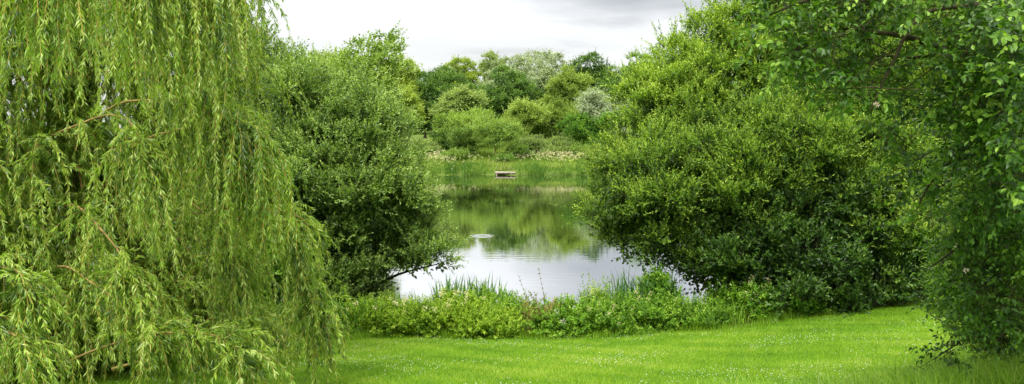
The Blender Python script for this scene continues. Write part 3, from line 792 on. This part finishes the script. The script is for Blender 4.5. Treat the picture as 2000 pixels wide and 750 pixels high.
# ------------------------------------------------------------------ lawn
def build_lawn():
    rng = np.random.default_rng(3)
    n = 330000
    y = 10.5 + 13.2 * rng.uniform(0, 1, n) ** 1.0
    x = rng.uniform(-.62, .66, n) * y
    k = (y < lawn_edge(x) + rng.normal(0, .12, n)) & (x > -6.6)
    x, y = x[k], y[k]
    P = np.stack([x, y, ground(x, y)], 1)
    patch = .5 + .13 * np.sin(x * .5 + .7) * np.sin(y * .55 - x * .35) + .12 * np.sin(x * 7.3 + y * 2.1) * np.sin(y * 5.2 - x * 3.7) + .20 * np.sin(x * 1.3 + 2 * np.sin(y * .8)) * np.sin(y * 1.7 + x * .3) + .1 * np.sin(x * 4.1 + y * 3.3)
    acc = Acc()
    blades(rng, acc, P, rng.uniform(.03, .065, len(x)) * (.8 + .5 * patch), .009, .6, np.clip(patch + rng.normal(0, .24, len(x)), 0, 1))
    # longer fringe where the mower stops
    m = 15000
    x = rng.uniform(-6.5, 13, m); y = lawn_edge(x) + rng.normal(0, .16, m) - np.abs(rng.normal(0, .25, m)) * (np.sin(x * 1.9) * np.sin(x * .77 + 1) > .1)
    blades(rng, acc, np.stack([x, y, ground(x, y)], 1), rng.uniform(.06, .34, m) * (.75 + .3 * np.sin(x * 3.1)), .010, .4, np.clip(rng.normal(.4, .2, m), 0, 1))
    tag(acc.build('grass', [M['grass']]), 'bright green mown lawn grass', 'grass', 'stuff')
    # rank grasses and stems growing through the bank plants
    m = 11000
    x = rng.uniform(-6.5, 9, m); y = lawn_edge(x) + .15 + np.abs(rng.normal(0, 1.2, m))
    k = (np.sin(x * 2.7 + np.sin(y * 3)) + .6 * np.sin(x * 6.1) > rng.uniform(-1.2, 1.6, m)) & (y < 25)
    x, y = x[k], y[k]
    acc = Acc()
    blades(rng, acc, np.stack([x, y, ground(x, y) - .02], 1), rng.uniform(.3, .95, len(x)) * np.interp(y - lawn_edge(x), [0, .6], [.5, 1]), rng.uniform(.006, .014, len(x)), .3, np.clip(rng.normal(.45, .28, len(x)), 0, 1), 3)
    tag(acc.build('bank_grass', [M['long_grass']]), 'rank grasses growing through the near bank plants', 'grass', 'stuff')
    # clover heads in drifts
    m = 14500
    y = rng.uniform(11, 22.5, m); x = rng.uniform(-.5, .6, m) * y
    f = np.sin(x * .9 + 1.2 * np.sin(y * .6)) * np.sin(y * 1.25 + .5 * x) + .35 * np.sin(x * 2.7 - y * 1.9)
    k = (y < lawn_edge(x) - .4) & (f > rng.uniform(-.35, 1.7, m)) & (x > -6)
    x, y = x[k], y[k]
    P = np.stack([x, y, ground(x, y) + rng.uniform(.04, .085, len(x))], 1)
    r = rng.uniform(.0045, .0105, len(x))[:, None]
    oct_ = np.array([[1, 0, 0], [0, 1, 0], [-1, 0, 0], [0, -1, 0], [0, 0, 1], [0, 0, -1]], float)
    V = P[:, None] + oct_[None] * r[:, None] * np.array([1, 1, .85])
    tr = np.array([[0, 1, 4], [1, 2, 4], [2, 3, 4], [3, 0, 4], [1, 0, 5], [2, 1, 5], [3, 2, 5], [0, 3, 5]])
    T = (np.arange(len(x))[:, None, None] * 6 + tr[None]).reshape(-1, 3)
    acc = Acc(); acc.add(V.reshape(-1, 3), None, T, rng.uniform(0, 1, len(x)).repeat(6))
    tag(acc.build('clover_flowers', [M['white']]), 'tiny white clover heads scattered over the lawn', 'flowers', 'stuff')
    # long unmown grass at the bottom right
    m = 36000
    y = rng.uniform(8.4, 11.6, m); x = rng.uniform(.14, .66, m) * y
    e = 9.15 + np.interp(x, [1.5, 3, 5, 6.5, 7.5], [-.3, .1, .5, 1.2, 2.1]) + .25 * np.sin(x * 3)
    k = y < e + rng.normal(0, .25, m)
    x, y = x[k], y[k]
    acc = Acc()
    blades(rng, acc, np.stack([x, y, ground(x, y)], 1), rng.uniform(.25, .6, len(x)), rng.uniform(.005, .009, len(x)), .45, np.clip(rng.normal(.42, .2, len(x)), 0, 1), 3, lean=np.array([-.25, .1, 0]))
    tag(acc.build('long_grass', [M['long_grass']]), 'long unmown grass in the bottom right corner', 'grass', 'stuff')


def build_far_bank():
    rng = np.random.default_rng(21)
    # rough meadow over the far slope
    n = 60000
    y = rng.uniform(110, 152, n); x = rng.uniform(-.14, .2, n) * y
    acc = Acc()
    pt = .5 + .3 * np.sin(x * .5 + y * .3) * np.sin(y * .45 - x * .2)
    blades(rng, acc, np.stack([x, y, ground(x, y)], 1), rng.uniform(.4, .95, n), rng.uniform(.05, .12, n), .45, np.clip(pt + rng.normal(0, .2, n), 0, 1), 1)
    tag(acc.build('meadow_grass', [M['meadow']]), 'rough tall grass on the far bank slope', 'grass', 'stuff')
    # the wood behind the grove
    lob = []
    for i in range(34):
        px = 380 + i * 36 + rng.uniform(-14, 14); d = rng.uniform(214, 236)
        c = at(px, rng.uniform(215, 250), d); r = rng.uniform(4.5, 6.5)
        lob.append((c[0], d, c[2], r, r, r * 1.25))
        lob.append((c[0] + 2, d - 2, 7, r, r, 4.5))
    acc = Acc(); leafy(rng, acc, lob, 900, .9, 12, 3, .9, .9, .6, base_t=.45, fill=.5, sub=(260, 1.6), low=-.9)
    tag(acc.build('woodland', [M['dark']]), 'dark wood closing the view behind the far grove', 'woodland', 'stuff')
    # reed fringe
    n = 26000
    x = rng.uniform(-13, 19, n); y = 109.2 + rng.uniform(-1.0, 3.4, n) - (.5 * np.sin(x * .37) + .3 * np.sin(x * .9 + 1.3)) * 1.6
    xj = (987 - 1000) / F * 109
    k = (np.abs(x - xj) > 1.55) & (rng.uniform(size=n) < .55 + .45 * np.sin(x * 2.3 + 1.5 * np.sin(x * .7)))
    x, y = x[k], y[k]
    acc = Acc()
    hh = rng.uniform(.25, .85, len(x)) * (.9 + .25 * np.sin(x * .8) + .15 * np.sin(x * 2.9))
    blades(rng, acc, np.stack([x, y, np.maximum(ground(x, y), -.3)], 1), hh, rng.uniform(.03, .07, len(x)), .3, np.clip(.45 + .2 * np.sin(x * 1.1) + rng.normal(0, .2, len(x)), 0, 1), 3)
    tag(acc.build('reeds', [M['reed']]), 'green reeds fringing the far shore', 'reeds', 'stuff')
    # drifts of cream meadowsweet
    C = []
    for cx, cy, d, w, n in ((1085, 304, 117, 75, 260), (850, 309, 116, 30, 120), (1130, 312, 116, 60, 110), (880, 322, 113, 40, 50), (1010, 310, 115, 200, 120)):
        u = rng.normal(0, .55, (n, 2))
        xx = at(cx, 0, d)[0] + np.clip(u[:, 0], -1.3, 1.3) * w / F * d; yy = d + u[:, 1] * 3.6
        C.append(np.stack([xx, yy, ground(xx, yy) + rng.uniform(.75, 1.2, n)], 1))
    C = np.concatenate(C); acc = Acc(); blossoms(rng, acc, C, .11, 8, .075)
    st = Acc(); P = C.copy(); P[:, 2] = ground(C[:, 0], C[:, 1]); blades(rng, acc, P, C[:, 2] - P[:, 2], .05, .05, np.zeros(len(C)), 1, 1)
    tag(acc.build('meadowsweet_flowers', [M['cream'], M['stem']]), 'cream meadowsweet drifts above the far reeds', 'flowers', 'stuff')


def build_jetty():
    rng = np.random.default_rng(8)
    c = at(987, 0, 109.2); x0, y0 = c[0], c[1]
    root = thing('fishing_platform', 'small weathered wooden fishing platform on posts at the far shore', 'jetty', (x0, y0, 0))
    wood, nt, out = new_mat('weathered_wood'); L = nt.links.new
    tc = nt.nodes.new('ShaderNodeTexCoord'); mp = nt.nodes.new('ShaderNodeMapping'); mp.inputs['Scale'].default_value = (1, 8, 8)
    n = nt.nodes.new('ShaderNodeTexNoise'); n.inputs['Scale'].default_value = 3; n.inputs['Detail'].default_value = 5
    r = ramp(nt, [(.23, .19, .14), (.42, .36, .28)], [.35, .65]); p = nt.nodes.new('ShaderNodeBsdfPrincipled'); p.inputs['Roughness'].default_value = .8
    L(tc.outputs['Object'], mp.inputs[0]); L(mp.outputs[0], n.inputs['Vector']); L(n.outputs[0], r.inputs[0]); L(r.outputs[0], p.inputs['Base Color']); L(p.outputs[0], out.inputs[0])

    def box(a, lo, hi):
        lo, hi = np.array(lo, float), np.array(hi, float)
        V = [[(lo, hi)[i][0], (lo, hi)[j][1], (lo, hi)[k][2]] for i in (0, 1) for j in (0, 1) for k in (0, 1)]
        a.add(V, [[0, 1, 3, 2], [4, 6, 7, 5], [0, 4, 5, 1], [2, 3, 7, 6], [0, 2, 6, 4], [1, 5, 7, 3]])
    a = Acc()
    for i in range(14):
        box(a, (-1.33 + rng.uniform(-.02, .02), -1.0 + i * .16, .34 + rng.uniform(-.006, .006)), (1.33 + rng.uniform(-.02, .02), -1.0 + i * .16 + .145, .385))
    a.build('deck', [wood], root)
    a = Acc(); box(a, (-1.30, -1.05, .25), (1.30, -1.003, .375)); a.build('fascia', [wood], root)
    for sx in (-1.1, .72):
        for y in (-.92, .8):
            a = Acc(); box(a, (sx - .06, y - .06, -1.2), (sx + .06, y + .06, .335)); a.build('post', [wood], root)
    # bare earth path end behind it
    rng2 = np.random.default_rng(4)
    xs = np.linspace(-1.1, 1.1, 9); ys = np.linspace(1.3, 4.5, 9)
    X, Y = np.meshgrid(xs, ys); X = X * (1 + .15 * np.sin(Y * 3)) + x0; Y = Y + y0
    i = np.arange(8)[:, None] * 9 + np.arange(8)[None, :]
    Q = np.stack([i, i + 1, i + 10, i + 9], -1).reshape(-1, 4)
    o = mesh('path', np.stack([X, Y, ground(X, Y) + .06], -1).reshape(-1, 3), Q, None, [bark_mat('trodden_earth', (.14, .11, .07), (.24, .19, .12), 3)])
    tag(o, 'trodden bare earth leading down to the fishing platform', 'path', 'structure')


# ------------------------------------------------------------------ the planting
def plant_all():
    build_ground(); build_water(); build_sky(); build_lawn(); build_far_bank(); build_jetty()
    build_weeping_willow()
    build_right_tree()

    big_shrub(31, 'sallow_tree', 'rounded grey-green sallow on the near bank beside the weeping willow', 'tree', (-5.4, 25.2),
              [(650, 300, 25.4, 140, 1.9), (600, 215, 25.4, 92, 1.5), (585, 172, 26, 42, .9), (632, 172, 26, 44, .9), (700, 258, 25.2, 74, 1.4), (748, 345, 25, 72, 1.3), (785, 420, 24.8, 62, 1.2),
               (796, 488, 24.6, 62, 1.1, .75), (822, 498, 24.6, 54, .9, .75), (540, 320, 25.4, 92, 1.6), (600, 470, 25, 105, 1.5), (700, 490, 24.6, 105, 1.5), (690, 400, 24, 100, 1.3), (590, 360, 24, 90, 1.2),
               (660, 560, 24.6, 70, 1.2), (740, 555, 24.8, 40, .9), (570, 560, 24.9, 85, 1.2), (520, 500, 25, 90, 1.3), (858, 518, 24.4, 36, .5, .6)],
              'sallow', 6, 1450, .28, 14, 9, .36, .105, .046, base_t=.28, tip=.46, up=.6, fill=.42, clump_jit=.10, jit=.16, spread=.95, sub=(230, .45), shrink=21, stray=.09, low=-.8)
    big_shrub(32, 'sallow_tree', 'tall airy yellow-green sallow rising out of frame above the dense spreading sallow', 'tree', (8.2, 27.4),
              [(1296, 178, 27.4, 58, 1.2), (1354, 134, 27.4, 60, 1.3), (1412, 88, 27.4, 78, 1.4), (1500, 50, 27.4, 95, 1.6), (1600, 10, 27.4, 110, 1.7), (1720, 0, 27.4, 120, 1.7), (1260, 225, 26.2, 60, 1.2), (1320, 230, 26.2, 90, 1.5),
               (1430, 180, 26.2, 110, 1.6), (1560, 150, 26.2, 120, 1.7), (1700, 150, 26.2, 130, 1.8), (1820, 150, 27.4, 130, 1.8), (1250, 300, 26.2, 66, 1.2), (1900, 60, 27.6, 150, 1.8), (1485, -5, 27.5, 50, 1)],
              'sallow_yellow', 7, 1750, .30, 15, 9, .34, .11, .048, base_t=.33, tip=.44, up=.65, fill=.40, clump_jit=.1, jit=.15, spread=.95, sub=(420, .46), shrink=16, stray=.08)
    big_shrub(33, 'sallow_tree', 'dense spreading sallow leaning over the water at the right of the pond', 'tree', (8.3, 24.6),
              [(1280, 370, 24, 108, 1.7), (1205, 400, 24.4, 68, 1.2), (1180, 440, 24.4, 40, .9), (1410, 320, 24, 112, 1.7), (1545, 310, 23.6, 110, 1.7), (1680, 340, 23.6, 120, 1.8), (1790, 400, 24, 100, 1.6), (1800, 425, 22.6, 85, 1.7), (1735, 455, 22.3, 72, 1.6), (1850, 400, 22.8, 80, 1.6), (1400, 430, 23.4, 105, 1.5), (1520, 400, 23.4, 90, 1.4), (1640, 420, 23.6, 90, 1.4),
               (1740, 440, 24, 85, 1.4), (1290, 465, 23.8, 78, 1.3), (1225, 490, 24, 38, .8, 1.1), (1370, 525, 23.6, 66, 1.1), (1480, 270, 24, 70, 1.2), (1740, 275, 24.2, 70, 1.2), (1400, 255, 24.6, 62, 1.1), (1580, 235, 24.6, 66, 1.1), (1690, 245, 24.6, 62, 1.1)],
              'sallow_yellow', 9, 1750, .28, 14, 9, .36, .10, .044, base_t=.17, tip=.46, up=.6, fill=.5, clump_jit=.10, jit=.16, spread=.95, stem_r=.11, sub=(320, .45), shrink=17, stray=.09)
    big_shrub(39, 'dogwood_shrub', 'dark glossy dogwood thicket at the foot of the spreading sallow beside the dark hollow', 'shrub', (7.9, 22.6),
              [(1450, 500, 22.9, 92, 1.2), (1590, 480, 22.6, 110, 1.3), (1690, 560, 22.8, 60, 1.0), (1530, 570, 22.2, 80, 1.0), (1650, 580, 22.4, 72, 1.0), (1600, 400, 23, 80, 1.1), (1500, 430, 23, 70, 1), (1680, 420, 23.2, 75, 1.1)],
              'dogwood', 6, 620, .26, 13, 7, .30, .12, .062, base_t=.22, tip=.36, up=.5, fill=.55, clump_jit=.12, jit=.15, sub=(90, .46), shrink=14)
    # the tangle that closes the right edge behind the broad-leaved tree
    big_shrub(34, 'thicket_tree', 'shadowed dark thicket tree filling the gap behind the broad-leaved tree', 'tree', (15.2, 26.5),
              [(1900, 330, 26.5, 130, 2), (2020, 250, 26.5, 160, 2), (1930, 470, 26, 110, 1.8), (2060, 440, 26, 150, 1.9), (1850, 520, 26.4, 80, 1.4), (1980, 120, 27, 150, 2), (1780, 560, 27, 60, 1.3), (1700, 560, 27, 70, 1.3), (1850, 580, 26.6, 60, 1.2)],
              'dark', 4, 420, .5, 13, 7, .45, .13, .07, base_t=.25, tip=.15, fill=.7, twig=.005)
    big_shrub(38, 'hollow_filler_shrub', 'almost black filler shrub added to darken the hollow between the spreading sallow and the right edge', 'shrub', (11.6, 25.2),
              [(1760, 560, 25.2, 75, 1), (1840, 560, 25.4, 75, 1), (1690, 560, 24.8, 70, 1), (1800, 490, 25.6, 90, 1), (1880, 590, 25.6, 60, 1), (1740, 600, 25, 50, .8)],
              'dark', 4, 420, .3, 12, 6, .3, .12, .07, base_t=.12, tip=.1, fill=.9, twig=.004, low=-.9)  # added shrub, its near-black leaf tint stands in for shade in the hollow
    big_shrub(35, 'hedge_shrub', 'twiggy small-leaved shrub low at the right edge rooted in the long grass', 'shrub', (6.75, 11.3),
              [(1950, 560, 11.2, 95, .8), (2040, 520, 11.3, 120, .9), (1985, 640, 11, 88, .7), (1905, 600, 11.2, 55, .5), (2060, 650, 11, 90, .8), (1935, 470, 11.6, 80, .7), (1925, 655, 11, 46, .45)],
              'mid', 5, 380, .16, 12, 8, .17, .045, .026, base_t=.34, tip=.34, up=.35, fill=.5, bark='bark_dark', stem_r=.016, twig=.0025, low=-.8)

    big_shrub(37, 'hazel_shrub', 'dark undergrowth hazel glimpsed behind the hanging willow curtain', 'shrub', (-12, 22.5),
              [(40, 520, 22.5, 150, 1.5), (210, 500, 22.5, 130, 1.5), (380, 520, 22.8, 120, 1.4), (480, 570, 22.5, 80, 1.2), (120, 380, 23, 140, 1.5), (330, 400, 23.4, 110, 1.3), (-60, 420, 23, 150, 1.5)],
              'nettle', 5, 420, .4, 13, 7, .4, .13, .075, base_t=.22, tip=.2, fill=.6, twig=.005, low=-.9)
    # dark trees seen between the willow and the rounded sallow
    big_shrub(36, 'alder_tree', 'dark upright alder showing between the weeping willow and the rounded sallow', 'tree', (-11.6, 38),
              [(490, 120, 38, 60, 1.5), (480, 80, 38, 34, .9), (505, 190, 38, 75, 1.8), (470, 240, 38, 90, 2), (540, 270, 38, 80, 1.8), (450, 150, 38, 70, 1.6), (500, 350, 38, 100, 2)],
              'mid', 4, 300, .5, 13, 7, .45, .16, .085, base_t=.34, tip=.28, fill=.3, twig=.006)
    far_tree(40, 'ash_tree', 'tallest leafy ash with open feathery crown above the rounded sallow', 'tree', 642, 786, 52, 88, 'mid', n=240, leaf=.34, clump=.62, spc=9, nl=4, base_t=.6, bot=.2, lobes_n=14, size=.36, fill=.12)
    far_tree(41, 'birch_tree', 'pale green tree just left of the tallest ash', 'tree', 575, 672, 92, 96, 'pale', n=200, leaf=.32, clump=.7, spc=10, nl=3, base_t=.35, bot=.15, lobes_n=11, size=.4)
    far_tree(42, 'poplar_tree', 'small dark-leaved tree top behind the left shoulder of the rounded sallow', 'tree', 556, 626, 100, 70, 'dark', n=120, leaf=.3, clump=.55, spc=9, nl=3, base_t=.6, bot=.2, size=.38)

    g = 'trees behind the far bank'
    T = [  # seed, name, label, x0, x1, ytop, d, mat, kw
        (50, 'willow_tree', 'yellow-green willow at the left end of the far bank right of the ash', 732, 812, 116, 150, 'lime', dict(droop=.25)),
        (51, 'willow_tree', 'low lime green willow in front of the dark maple grove on the left', 742, 812, 172, 135, 'lime', dict(bot=.05, base_t=.3)),
        (52, 'maple_tree', 'broad dark green maple left of the yellowish far crown', 776, 908, 130, 160, 'dark', dict(base_t=.5, n=700)),
        (53, 'lime_tree', 'hazy yellow-olive crown rising between the two dark maples', 850, 935, 119, 196, 'lime', dict(base_t=.3)),
        (54, 'willow_tree', 'small pale drooping willow in front of the dark maple trunks', 858, 932, 176, 145, 'pale', dict(droop=.3, bot=.38, base_t=.38)),
        (55, 'maple_tree', 'large deep green maple with lumpy crown near the middle of the far bank', 900, 1046, 146, 166, 'dark', dict(base_t=.5, n=700, size=.44, lobes_n=12, cj=.17)),
        (56, 'white_willow', 'tallest silvery willow behind the deep green maple', 948, 1112, 92, 186, 'silver', dict(droop=.35, base_t=.42, n=700, cj=.16)),
        (57, 'willow_tree', 'grey-green wispy crown between the yellow-olive crown and silvery willow', 930, 1010, 112, 204, 'pale', dict(base_t=.3, droop=.2)),
        (58, 'white_willow', 'silvery willow lower shoulder beside the olive crown', 1035, 1100, 138, 172, 'silver', dict(droop=.4, base_t=.34)),
        (59, 'osier_tree', 'rounded olive-yellow osier right of the silvery willow', 1066, 1154, 140, 158, 'olive', dict(base_t=.5, n=480)),
        (60, 'maple_tree', 'dark spreading oak-like crown right of the olive osier', 1104, 1206, 115, 185, 'dark', dict(base_t=.45, n=560, cj=.15)),
        (61, 'maple_tree', 'dark crown partly hidden by the tall airy sallow', 1178, 1290, 110, 180, 'dark', dict(base_t=.75)),
        (62, 'white_willow', 'silver weeping willow with hanging pale strands behind the dome bush', 1130, 1186, 178, 140, 'silver', dict(droop=1.1, base_t=.44, n=340, bot=.02, cj=.1, wl=.4)),
        (63, 'white_willow', 'second silver weeping willow reaching lowest at the right of the far bank', 1174, 1242, 184, 138, 'silver', dict(droop=1.2, base_t=.44, n=360, bot=.02, cj=.1, wl=.4)),
        (64, 'hawthorn_tree', 'small olive tree with a bent bare stem in the middle of the far bank', 990, 1058, 204, 136, 'olive', dict(base_t=.55, bot=.25, pale_trunk=True)),
        (65, 'hawthorn_tree', 'brownish olive small tree between the bent-stem tree and the dome bush', 1050, 1122, 206, 138, 'olive', dict(base_t=.3, bot=.04)),
        (66, 'willow_tree', 'light green sapling willow behind the riverside bush with bare stems', 880, 960, 222, 132, 'mid', dict(base_t=.7, bot=.05)),
        (67, 'maple_tree', 'shaded maple deep in the gap between the two grove edges', 800, 860, 160, 178, 'dark', dict(base_t=.45)),
        (68, 'maple_tree', 'dark tree behind the silver weeping willows', 1140, 1240, 165, 175, 'dark', dict(base_t=.35)),
    ]
    for s, nm, lb, x0, x1, yt, d, mt, kw in T:
        kw = dict(kw); gw = (x1 - x0) * .08; x0 -= gw; x1 += gw; far_tree(s, nm, lb, 'tree', x0, x1, yt, d, mt, g, **{**dict(leaf=.27, clump=.6, spc=14, nl=4, n=480, bot=.02), **kw})
    B = [
        (70, 'round_bush', 'dense rich green dome-shaped bush at the right of the far bank', 1104, 1212, 222, 124, 'nettle', dict(base_t=.14, n=330, lobes_n=12, size=.4, clump=.6, leaf=.26)),
        (71, 'waterside_bush', 'large grey-green bush with bare leaning stems right above the fishing platform', 918, 1018, 230, 118.5, 'mid', dict(base_t=.6, n=300, clump=.5, leaf=.2, bot=.12, pale_trunk=True, wl=.5)),
        (72, 'waterside_bush', 'darker low bush left of the one with bare leaning stems', 882, 940, 246, 121, 'mid', dict(base_t=.38, clump=.5, leaf=.2, wl=.5)),
        (73, 'round_bush', 'small dotted dark bush left on the far meadow', 838, 888, 252, 124, 'mid', dict(base_t=.32, clump=.5, leaf=.2)),
        (74, 'round_bush', 'olive bush just behind the dotted dark bush', 846, 900, 226, 132, 'mid', dict(base_t=.5, clump=.6, leaf=.25)),
        (75, 'bramble_bush', 'long low pale-topped bramble below the bent-stem tree', 1008, 1066, 276, 122, 'pale', dict(base_t=.12, clump=.4, leaf=.2, ry=1.5)),
        (76, 'bramble_bush', 'low bramble mound left of the rich green dome bush', 1056, 1120, 276, 121, 'pale', dict(base_t=.1, clump=.4, leaf=.2, ry=1.5)),
        (77, 'bramble_bush', 'bright lime low bush before the dome bush', 1160, 1206, 282, 119, 'lime', dict(base_t=.4, clump=.35, leaf=.18)),
        (78, 'bramble_bush', 'dull green bramble mound sloping to the right shore', 1112, 1172, 292, 120, 'mid', dict(base_t=.5, clump=.4, leaf=.2)),
        (79, 'bramble_bush', 'dark green bramble hugging the bank right of the platform bush', 990, 1034, 288, 118, 'mid', dict(base_t=.3, clump=.35, leaf=.18)),
        (80, 'bramble_bush', 'dark little bush at the foot of the leaning stems beside the platform', 966, 1004, 308, 115.5, 'dark', dict(base_t=.65, clump=.3, leaf=.16)),
        (82, 'bramble_bush', 'fresh green low bush left of the platform on the shore', 866, 920, 300, 117, 'mid', dict(base_t=.5, clump=.35, leaf=.18)),
        (83, 'bramble_bush', 'pale green low scrub between the bramble mounds and the cream flowers', 1062, 1110, 290, 120, 'pale', dict(base_t=.3, clump=.35, leaf=.18)),
        (84, 'bramble_bush', 'small rounded scrub at the far right of the far shore', 1132, 1180, 300, 117, 'olive', dict(base_t=.35, clump=.35, leaf=.18)),
        (81, 'bramble_bush', 'pale willowherb mound at the left end of the far shore', 786, 858, 278, 121, 'pale', dict(base_t=.3, clump=.4, leaf=.18)),
    ]
    for s, nm, lb, x0, x1, yt, d, mt, kw in B:
        far_tree(s, nm, lb, 'bush', x0, x1, yt, d, mt, 'bushes on the far bank', **{**dict(spc=10, nl=3, n=200, bot=0., fill=.35, low=-.9), **kw})

    # near bank
    gb = 'leafy plants along the near bank'
    Hs = [  # seed, name, label, px, d, w, h, mat, kw
        (100, 'nettle_clump', 'dark nettle clump at the left end of the near bank below the sallow stems', 690, 21.6, 110, 60, 'nettle', dict(base_t=.25, flowers=(14, 'cream', .05, .02))),
        (101, 'bramble_clump', 'yellow-green bramble mound next to the dark left nettles', 765, 21.4, 140, 68, 'bramble', dict(base_t=.36, flowers=(10, 'cream', .05, .05))),
        (102, 'bramble_clump', 'fullest yellow-green bramble mound below the left sallow branches', 845, 21.3, 150, 64, 'bramble', dict(base_t=.42, flowers=(16, 'cream', .06, .05))),
        (103, 'meadowsweet_plant', 'meadowsweet with cream plumes in front of the left flag leaves', 905, 21.7, 110, 74, 'bramble', dict(base_t=.4, flowers=(30, 'cream', .055, .06), tall=18)),
        (104, 'bramble_clump', 'low lime bramble trailing onto the lawn left of the dry grass', 945, 21.1, 150, 52, 'bramble', dict(base_t=.45)),
        (105, 'nettle_clump', 'fresh green nettles with white flowers beside the purple-stemmed dock', 985, 22.0, 80, 76, 'nettle', dict(base_t=.45, flowers=(12, 'white', .04, .0), tall=16)),
        (106, 'dock_plant', 'reddish dock with tall thin seed stalks against the water', 1050, 21.5, 78, 98, 'dock', dict(stem='red_stem', tall=14, n=44, base_t=.5)),
        (107, 'bramble_clump', 'broad bright green bramble mound right of the dry grass', 1105, 21.3, 130, 66, 'nettle', dict(leaf=.095, base_t=.38, flowers=(10, 'white', .05, .03))),
        (108, 'bramble_clump', 'darker bramble mound with scattered white flowers below the willowherb', 1185, 21.2, 140, 60, 'nettle', dict(leaf=.09, base_t=.30, flowers=(16, 'cream', .05, .03))),
        (109, 'willowherb_plant', 'feathery light green willowherb standing against the bright water', 1170, 22.6, 66, 96, 'bramble', dict(leaf=.09, lw=.22, tall=40, base_t=.3, n=40)),
        (110, 'nettle_clump', 'low nettles in front of the right flag leaves', 1270, 21.4, 110, 58, 'nettle', dict(base_t=.33, flowers=(6, 'cream', .05, .05))),
        (111, 'nettle_clump', 'low nettles under the leaning sallow left of the elder bloom', 1355, 21.4, 110, 56, 'nettle', dict(base_t=.28)),
        (112, 'elder_bush', 'lush young elder with creamy flower heads under the dense sallow', 1450, 22.0, 110, 92, 'nettle', dict(leaf=.11, base_t=.3, flowers=(12, 'cream', .09, .12))),
        (113, 'elder_bush', 'leafy low bush at the right end of the near bank by the dark hollow', 1550, 22.0, 110, 66, 'nettle', dict(leaf=.10, base_t=.2)),
        (114, 'nettle_clump', 'shaded nettle patch at the edge of the dark hollow', 1640, 22.6, 110, 52, 'nettle', dict(base_t=.15)),
        (116, 'nettle_clump', 'shaded nettles glimpsed under the willow fronds left of the lawn', 590, 21.8, 150, 60, 'nettle', dict(base_t=.2)),
        (115, 'comfrey_plant', 'tall broad-leaved comfrey between the right flag leaves and sallow', 1290, 22.8, 60, 104, 'nettle', dict(leaf=.15, lw=.45, base_t=.3, tall=10, n=30)),
    ]
    rg = np.random.default_rng(99)
    for s, nm, lb, px, d, w, h, mt, kw in Hs:
        herb(s, nm, lb, 'plant', px, d, w * 1.1, h * rg.uniform(.5, 1.22), mt, group=gb, **{**dict(n=130, tall=40), **kw})
    # the dock's stalks
    rng = np.random.default_rng(77)
    dock = [o for o in SC.objects if o.name.startswith('dock_plant')][0]
    for x0, x1, y1 in ((1036, 1014, 540), (1066, 1052, 525), (1047, 1044, 572), (1102, 1108, 574)):
        a = Acc(); q = spline([at(x0, 632, 22.4), at((x0 + x1) / 2 + 3, (632 + y1) / 2, 22.4), at(x1, y1, 22.4)], 12)
        tube(a, q, np.linspace(.006, .0025, 12), 4)
        k = np.arange(5, 12).repeat(3)
        leaf_cards(a, q[k], norm(rng.normal(size=(len(k), 3)) + UP * .3), rng.normal(size=(len(k), 3)), .06 * rng.uniform(.5, 1, len(k)), .035, rng.uniform(.2, .8, len(k)), .2, False, 1)
        a.build('seed_stalk', [M['red_stem'], M['dock']], dock, False, dock.location)
    gf = 'clumps of flag leaves at the near shore'
    flag_clump(120, 'flag_clump', 'tallest sword-leaved flag clump left against the bright water', 908, 22.5, 110, 180, 1.42, .05, group=gf)
    flag_clump(121, 'flag_clump', 'flag leaves just right of the tallest clump near the pale nettles', 958, 22.5, 60, 90, 1.3, .046, group=gf)
    flag_clump(122, 'flag_clump', 'short flag leaves under the low sallow branch on the left', 790, 22.8, 70, 50, .95, .034, group=gf)
    flag_clump(123, 'flag_clump', 'long arching flag leaves right of the willowherb', 1262, 22.4, 120, 150, 1.5, .046, group=gf, bend=.28, dep=.3)
    flag_clump(124, 'flag_clump', 'few tall upright flag leaves between willowherb and arching clump', 1210, 22.7, 30, 30, 1.65, .04, group=gf)
    flag_clump(125, 'grass_tussock', 'dry straw-coloured grass tussock at the lawn edge between the brambles', 1015, 21.2, 70, 500, .42, .012, 'dry', bend=.5, dep=.25)
    flag_clump(126, 'grass_tussock', 'loose green grass tussock at the foot of the dense sallow', 1500, 21.6, 110, 600, .4, .010, 'long_grass', bend=.5, dep=.3)


def camera():
    cd = bpy.data.cameras.new('camera'); o = bpy.data.objects.new('camera', cd); COL.objects.link(o)
    cd.sensor_width = 36; cd.lens = 36 * F / 2000; cd.shift_y = (HZ - 375) / 2000
    cd.clip_start = .1; cd.clip_end = 8000
    o.location = (0, 0, H); o.rotation_euler = (math.radians(90), 0, 0)
    SC.camera = o


plant_all()
camera()
v = SC.view_settings
v.view_transform = 'Standard'; v.look = 'None'; v.exposure = 1.5; v.gamma = 1; v.use_curve_mapping = False
cy = SC.cycles
SC.render.engine = 'CYCLES'
cy.max_bounces = 6; cy.diffuse_bounces = 3; cy.glossy_bounces = 2; cy.transmission_bounces = 3; cy.transparent_max_bounces = 4
cy.use_denoising = True
cy.sample_clamp_indirect = 8
